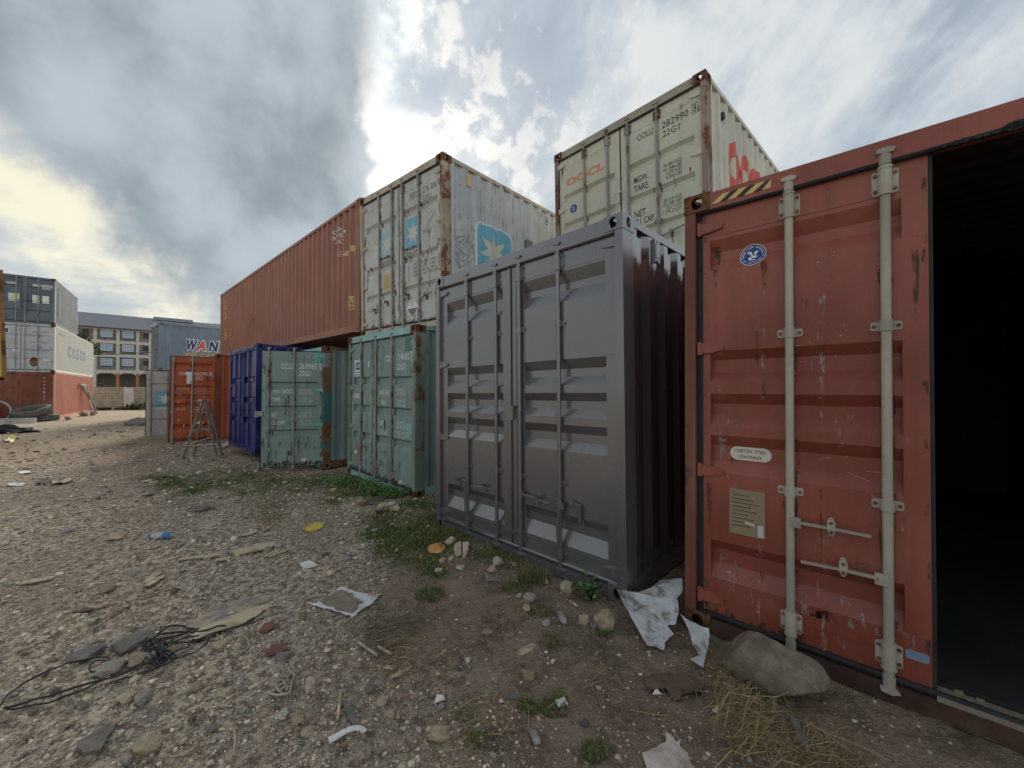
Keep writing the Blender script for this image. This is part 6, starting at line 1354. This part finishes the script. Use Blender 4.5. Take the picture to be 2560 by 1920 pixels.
for i, pts in enumerate([[(690, 1735), (712, 1715), (728, 1690), (720, 1680), (704, 1700), (690, 1715)], [(664, 1742), (690, 1748), (720, 1752), (728, 1736), (735, 1700), (728, 1688)], [(580, 1800), (598, 1785), (590, 1765), (576, 1758)], [(585, 1830), (586, 1870), (584, 1900)], [(600, 1640), (620, 1628), (622, 1605), (600, 1596), (570, 1598)], [(702, 1740), (716, 1722), (700, 1706), (688, 1726), (708, 1746)]]):
    P, r0 = wire(pts, .01, 40 + i); mb = MB(); mb.tube([q - cl_ for q in P], .0055, 6, False); mb.build('strand', 'hemp', rp, smooth=True)
# black plastic heap up the lane
p = at(30, 1085); g = np.random.default_rng(3); o = link('plastic_heap', rock_mesh(131, .75, .45, .20, 4, 1.1, 5, 'rubber')); o.location = (p.x - .6, p.y + .2, p.z + .05); o.rotation_euler = (0, 0, .5); tag(o, 'heap of crumpled black plastic at the lane edge', 'plastic heap')
o = link('dirt_mound', rock_mesh(132, .75, .6, .35, 3, .3, 5, 'stone_dark')); p = at(362, 1062); o.location = (p.x, p.y, p.z + .05); tag(o, 'dark mound of dirt by the pale open door at the lane end', 'mound')
for i, (a, b2, w_, l_) in enumerate(((205, 1041, 22, 'grey stone block under one plank of the leaning frame'), (228, 1039, 18, 'grey stone block under the other plank of the leaning frame'), (165, 1050, 18, 'low stone propping the orange container'))):
    rock(a, b2, w_, 13, 'stone_grey', l_, 140 + i, 'stone_block', bury=.1)
p = at(516, 1117); sheet('plastic_bag', 'blue plastic bag under the step ladder', 'bag', [(508, 1108), (520, 1106), (532, 1112), (528, 1116), (514, 1115)], 'blue_litter', .01, .05, noise=.04)
sheet('pale_rubble', 'pale rubble strip between ladder and blue container', 'rubble', [(540, 1124), (556, 1112), (570, 1108), (572, 1116), (556, 1124)], 'stone_pale', .02, .04, noise=.03)

# loose stones that nothing tells apart
protos = [rock_mesh(300 + i, .5, .42, .30, 2, .3, 11, mt) for i, mt in enumerate(('stone_tan', 'stone_pink', 'stone_grey', 'stone_pale', 'stone_grey', 'stone_rust', 'stone_dark', 'stone_pale'))]
def solid(x, y, pad=.0):
    for k in ('red', 'grey', 'cslu', 'cclu', 'blue', 'albu'):
        q = Q[k]; c_, s_ = math.cos(q[3]), math.sin(q[3]); dx, dy = x - q[0], y - q[1]; a, b2 = dx * c_ - dy * s_, dx * s_ + dy * c_
        if -pad < a < CW + pad and -pad < b2 < 7: return True
    return x > 1.0 and y > 2.4 and False
g = random.Random(21); cnt = 0
while cnt < 150:
    a = g.uniform(rad(-54), rad(40)); rr_ = math.exp(g.uniform(math.log(1.7), math.log(9.5))); x, y = rr_ * math.sin(a), rr_ * math.cos(a)
    if solid(x, y, .05): continue
    if g.random() > .35 + .65 * float(gravel_m(x, y)): continue
    sz = g.lognormvariate(math.log(.036), .38) * (.6 + .18 * rr_); sz = min(sz, .16)
    o = link('loose_stone', protos[g.randrange(8)]); o.location = (x, y, GZ(x, y) + sz * .09); o.scale = (sz, sz * g.uniform(.8, 1.2), sz * g.uniform(.8, 1.1)); o.rotation_euler = (g.uniform(-.3, .3), g.uniform(-.3, .3), g.uniform(0, 6))
    tag(o, 'small loose stone among many alike on the bare yard ground', 'stone', 'loose stones on the yard'); cnt += 1

# ================================================================== GRAVEL, GRASS, STRAW, TWIGS, WEEDS
simple('gravel_stone', (0.95, 0.95, 0.95), 0.95, var=.15, scale=60, attr='col', spec=.15)
bm = bmesh.new(); bmesh.ops.create_icosphere(bm, subdivisions=1, radius=1.0); ICO = np.array([v_.co[:] for v_ in bm.verts]); ICF = np.array([[v_.index for v_ in f.verts] for f in bm.faces]); bm.free()
def scatter(name, N, seed, rmin, rmax, size, keep, palette):
    g = np.random.default_rng(seed); a = g.uniform(rad(-57), rad(50), N); rr_ = np.exp(g.uniform(math.log(rmin), math.log(rmax), N)); x, y = rr_ * np.sin(a), rr_ * np.cos(a)
    k = g.random(N) < keep(x, y); inside = np.array([solid(i, j) for i, j in zip(x, y)]); k &= ~inside; x, y, rr_ = x[k], y[k], rr_[k]; N = len(x)
    sz = np.clip(size * np.exp(g.normal(0, .48, N)) * (.55 + .2 * rr_), .003, .075)
    V = ICO[None] * (1 + g.normal(0, .26, (N, len(ICO), 1))) * np.stack([np.ones(N), g.uniform(.65, 1.1, N), g.uniform(.4, .75, N)], 1)[:, None]
    th_ = g.uniform(0, 6.28, N); c_, s_ = np.cos(th_)[:, None], np.sin(th_)[:, None]; V = np.stack([V[..., 0] * c_ - V[..., 1] * s_, V[..., 0] * s_ + V[..., 1] * c_, V[..., 2]], -1)
    V = V * sz[:, None, None] + np.stack([x, y, ground_h(x, y) + sz * .22], 1)[:, None]
    Fc = (ICF[None] + (np.arange(N) * len(ICO))[:, None, None]).reshape(-1, 3); me = mesh_np(name, V.reshape(-1, 3), Fc, 'gravel_stone')
    pal = np.array(palette)[g.integers(0, len(palette), N)] * g.uniform(.7, 1.25, (N, 1)); color_attr(me, np.repeat(pal, len(ICO), 0)); o = link(name, me); o['kind'] = 'stuff'; return o
PAL = [(.62, .51, .39), (.52, .43, .33), (.44, .385, .32), (.70, .61, .49), (.28, .225, .18), (.60, .47, .36), (.30, .28, .26), (.48, .355, .26)]
o = scatter('gravel', 72000, 5, 1.3, 17, .0052, lambda x, y: .07 + .93 * gravel_m(x, y), PAL); tag(o, 'grey and tan gravel strewn over the yard', 'gravel', kind='stuff')
o = scatter('lane_rubble', 5200, 8, 7.5, 27, .0085, lambda x, y: .35 + .5 * gravel_m(x, y), PAL); tag(o, 'pale rubble and chips strewn up the lane', 'rubble', kind='stuff')
def chips_k(x, y): return np.where((np.abs(x - .0) < 1.2) & (y < 4.3), .45, .08)
o = scatter('pebbles', 6000, 6, 1.4, 6, .0048, chips_k, [(.40, .33, .25), (.36, .29, .22), (.33, .29, .24), (.30, .23, .17)]); tag(o, 'pale pebbles scattered on the brown dirt', 'pebbles', kind='stuff')

m, n, b = mat_base('grass_blade'); at_ = n.new('ShaderNodeAttribute', attribute_name='col'); n.put(b.inputs['Base Color'], at_.outputs[0]); b.inputs['Roughness'].default_value = .6; b.inputs['Specular IOR Level'].default_value = .25
def blades(name, x, y, z, h_, w_, col, seed, lean=.55, mat='grass_blade'):
    g = np.random.default_rng(seed); N = len(x); th_ = g.uniform(0, 6.28, N); dx, dy = np.cos(th_), np.sin(th_); ln_ = h_ * g.uniform(.1, 1.0, N) * lean * 1.6; ph = th_ + g.normal(0, .5, N) + 1.57
    bx, by = np.cos(ph) * w_ / 2, np.sin(ph) * w_ / 2; P0 = np.stack([x, y, z - .004], 1); mid = P0 + np.stack([dx * ln_ * .35, dy * ln_ * .35, h_ * .62], 1); tip = P0 + np.stack([dx * ln_, dy * ln_, h_ * (1 - .25 * lean * g.random(N))], 1)
    B = np.stack([bx, by, np.zeros(N)], 1); V = np.stack([P0 - B, P0 + B, mid + B * .75, mid - B * .75, tip], 1).reshape(-1, 3); i0 = (np.arange(N) * 5)[:, None]
    Fc = np.concatenate([i0 + np.array([0, 1, 2]), i0 + np.array([0, 2, 3]), i0 + np.array([3, 2, 4])]); me = mesh_np(name, V, Fc, mat); color_attr(me, np.repeat(col, 5, 0)); return link(name, me)
g = np.random.default_rng(12); X_, Y_, H_ = [], [], []
for cx, cy, rx, ry, k in GRASS:
    N = int(6500 * rx * ry * (1.0 if cy > 5 else 3.2)); a, b2 = g.uniform(-1.15, 1.15, N) * rx, g.uniform(-1.15, 1.15, N) * ry; c_, s_ = math.cos(-.75), math.sin(-.75); X_.append(cx + a * c_ - b2 * s_); Y_.append(cy + a * s_ + b2 * c_)
X_, Y_ = np.concatenate(X_), np.concatenate(Y_); mk = grass_m(X_, Y_); k = (g.random(len(X_)) < mk ** 1.4 * (.45 + .75 * (NC(X_ * 3.1, Y_ * 3.1) > -.12))) & ~np.array([solid(i, j, -.02) for i, j in zip(X_, Y_)]); X_, Y_, mk = X_[k], Y_[k], mk[k]
tuft = NA(X_ * 5.5, Y_ * 5.5) + .5; H_ = (.016 + .042 * tuft * mk) * g.uniform(.5, 1.3, len(X_)); cg = np.array([.098, .135, .038])[None] * g.uniform(.55, 1.5, (len(X_), 1)) + (g.random((len(X_), 1)) < .16) * np.array([[.16, .12, .05]])
o = blades('grass', X_, Y_, ground_h(X_, Y_), H_, .0042 + .0012 * g.random(len(X_)) + .0006 * np.hypot(X_, Y_), cg, 13); tag(o, 'short trampled grass growing along the container fronts', 'grass', kind='stuff')
# tufts, each with its own place
for i, (px_, py_, n_, h_, s_, l_) in enumerate(((1385, 1770, 260, .055, .075, 'bushy grass tuft beside the pale tile fragment'), (1318, 1772, 200, .045, .06, 'grass tuft next to the grey plastic stub'), (1195, 1846, 170, .05, .06, 'grass tuft beside the broad bedded rock'), (1485, 1880, 220, .05, .06, 'grass tuft at the bottom near the pink cardboard'), (1372, 1610, 140, .05, .07, 'small grass tuft on bare dirt below the tan stones'), (1512, 1585, 150, .06, .06, 'grass tuft under the large blocky rock'), (1160, 1788, 90, .04, .045, 'little grass tuft by dry straws in the foreground'), (1075, 1490, 420, .075, .12, 'thick grass clump at the end of the lawn strip'), (1335, 1450, 420, .16, .13, 'tall dry grass tuft under the slate container doors'), (1290, 1470, 300, .08, .12, 'green clump beside the thin dark metal scrap'), (1352, 1530, 220, .05, .09, 'grass clump behind the grey-green angular rock'))):
    p = at(px_, py_); g = np.random.default_rng(50 + i); a, rr_ = g.uniform(0, 6.28, n_), s_ * np.sqrt(g.random(n_)); x, y = p.x + rr_ * np.cos(a), p.y + rr_ * np.sin(a)
    cg = np.array([.09, .13, .036])[None] * g.uniform(.6, 1.5, (n_, 1)); dry = (g.random((n_, 1)) < (.45 if 'dry' in l_ else .1)); cg = np.where(dry, np.array([[.24, .19, .09]]) * g.uniform(.6, 1.2, (n_, 1)), cg)
    o = blades('grass_tuft', x - p.x, y - p.y, ground_h(x, y) - p.z, h_ * .72 * g.uniform(.5, 1.2, n_), np.full(n_, .0038), cg, 70 + i, .8); o.location = p; tag(o, l_, 'grass tuft')
# dry straw by the boulder
def straw(name, spots, n_, seed, label, col=(.30, .215, .105), L=(.08, .30), rise=.10):
    g = np.random.default_rng(seed); V, Fc, Cc = [], [], []
    for i in range(n_):
        px_, py_, sp = spots[g.integers(len(spots))]; p = at(px_ + g.normal(0, sp), py_ + g.normal(0, sp * .8)); a = g.normal(.9, .9); l_ = g.uniform(*L); e = g.uniform(0, rise); b_ = g.normal(0, .05)
        d_ = np.array([math.cos(a), math.sin(a), 0]); nrm = np.array([-d_[1], d_[0], 0]); P0 = np.array(p) + [0, 0, .004]; w_ = g.uniform(.0006, .0016)
        pts = [P0 - d_ * l_ / 2 + [0, 0, e * .2], P0 + nrm * b_ + [0, 0, e], P0 + d_ * l_ / 2 + [0, 0, e * g.uniform(0, 1.2)]]; k = len(V)
        for q in pts: V += [q - nrm * w_, q + nrm * w_ + [0, 0, w_]]
        Fc += [(k, k + 1, k + 3, k + 2), (k + 2, k + 3, k + 5, k + 4)]; cc = np.array(col) * g.uniform(.5, 1.4); Cc += [cc] * 6
    me = mesh_np(name, np.array(V), np.array(Fc), 'grass_blade'); color_attr(me, np.array(Cc)); o = link(name, me); tag(o, label, 'straw', kind='stuff'); return o
straw('dry_straw', [(1850, 1770, 34), (1890, 1745, 26), (1830, 1755, 30), (1880, 1820, 24), (1870, 1860, 26), (1905, 1745, 18)], 260, 31, 'dry yellow straw heaped before the boulder')
straw('dry_straw', [(2060, 1895, 40), (2120, 1915, 50), (2000, 1880, 30), (1970, 1870, 40)], 170, 32, 'dry straw strewn along the bottom by the red container', rise=.03)
straw('dry_straw', [(1250, 1790, 60), (1170, 1830, 60), (1000, 1640, 50), (1300, 1560, 80), (1500, 1760, 90), (1800, 1680, 40)], 240, 33, 'scattered dry stalks on the bare dirt', L=(.06, .2), rise=.012)
straw('dead_twigs', [(960, 1600, 30), (1000, 1580, 40), (975, 1640, 30), (1050, 1560, 34), (940, 1560, 26)], 330, 34, 'dead leaves and twigs in a low heap', (.15, .115, .08), (.05, .26), .03)
straw('dead_twigs', [(985, 1655, 26), (970, 1620, 22), (1000, 1600, 26)], 60, 35, 'yellow stalks lying over the dead twigs', (.40, .30, .17), (.08, .22), .03)
# broad leaves: weeds at the teal container, and one plant at the slate corner
def leafy(name, spots, n_, size, seed, label, cat, kind=None, mat='leaf_bright', origin=None):
    g = np.random.default_rng(seed); P = []
    for i in range(n_):
        x, y, sp, hh_ = spots[g.integers(len(spots))]; qx, qy = x + g.normal(0, sp), y + g.normal(0, sp * .6); P.append((qx, qy, GZ(qx, qy) + hh_ * g.random() ** .8))
    P = np.array(P); a = g.uniform(0, 6.28, n_); el = g.normal(.25, .35, n_); d_ = np.stack([np.cos(a) * np.cos(el), np.sin(a) * np.cos(el), np.sin(el)], 1); sd_ = np.stack([-np.sin(a), np.cos(a), g.normal(0, .3, n_)], 1); s = size * g.uniform(.5, 1.3, n_)[:, None]
    up_ = np.cross(d_, sd_); V = np.stack([P, P + d_ * s * .45 + sd_ * s * .36 + up_ * s * .08, P + d_ * s * .5 + up_ * s * .02, P + d_ * s * .45 - sd_ * s * .36 + up_ * s * .08, P + d_ * s - up_ * s * .1], 1)
    if origin is not None: V = V - np.array(origin)
    i0 = (np.arange(n_) * 5)[:, None]; Fc = np.concatenate([i0 + np.array(q) for q in ([0, 1, 2], [0, 2, 3], [1, 4, 2], [2, 4, 3])]); me = mesh_np(name, V.reshape(-1, 3), Fc, mat); color_attr(me, np.repeat(g.uniform(.55, 1.5, (n_, 1)) * np.ones(3), 5, 0)); o = link(name, me)
    if origin is not None: o.location = origin
    if label: tag(o, label, cat, kind=kind)
    return o
leafy('weeds', [(-2.75, 6.85, .22, .14), (-2.3, 6.4, .22, .16), (-2.0, 6.1, .16, .12), (-1.75, 5.95, .14, .08), (-3.0, 7.1, .2, .10)], 2600, .04, 61, 'leafy green weeds along the foot of the teal container doors', 'weeds', 'stuff')
p = at(1478, 1500); wp = empty('weed_plant', p); tag(wp, 'leafy green weed at the bottom corner of the slate grey container', 'plant')
for i in range(7):
    g_ = random.Random(i + 3); a = g_.uniform(0, 6.28); tip_ = Vector((.10 * math.cos(a), .05 * math.sin(a), g_.uniform(.07, .16))); mb = MB(); mb.tube([(0, 0, 0), tip_ * .5 + Vector((0, 0, .03)), tip_], .0025, 5); mb.build('stem', 'leaf_bright', wp)
    me = leafy('leaves', [(p.x + tip_.x * .8, p.y + tip_.y * .8, .025, tip_.z)], 17, .045, 80 + i, None, None, origin=p); me.location = (0, 0, 0); me.parent = wp
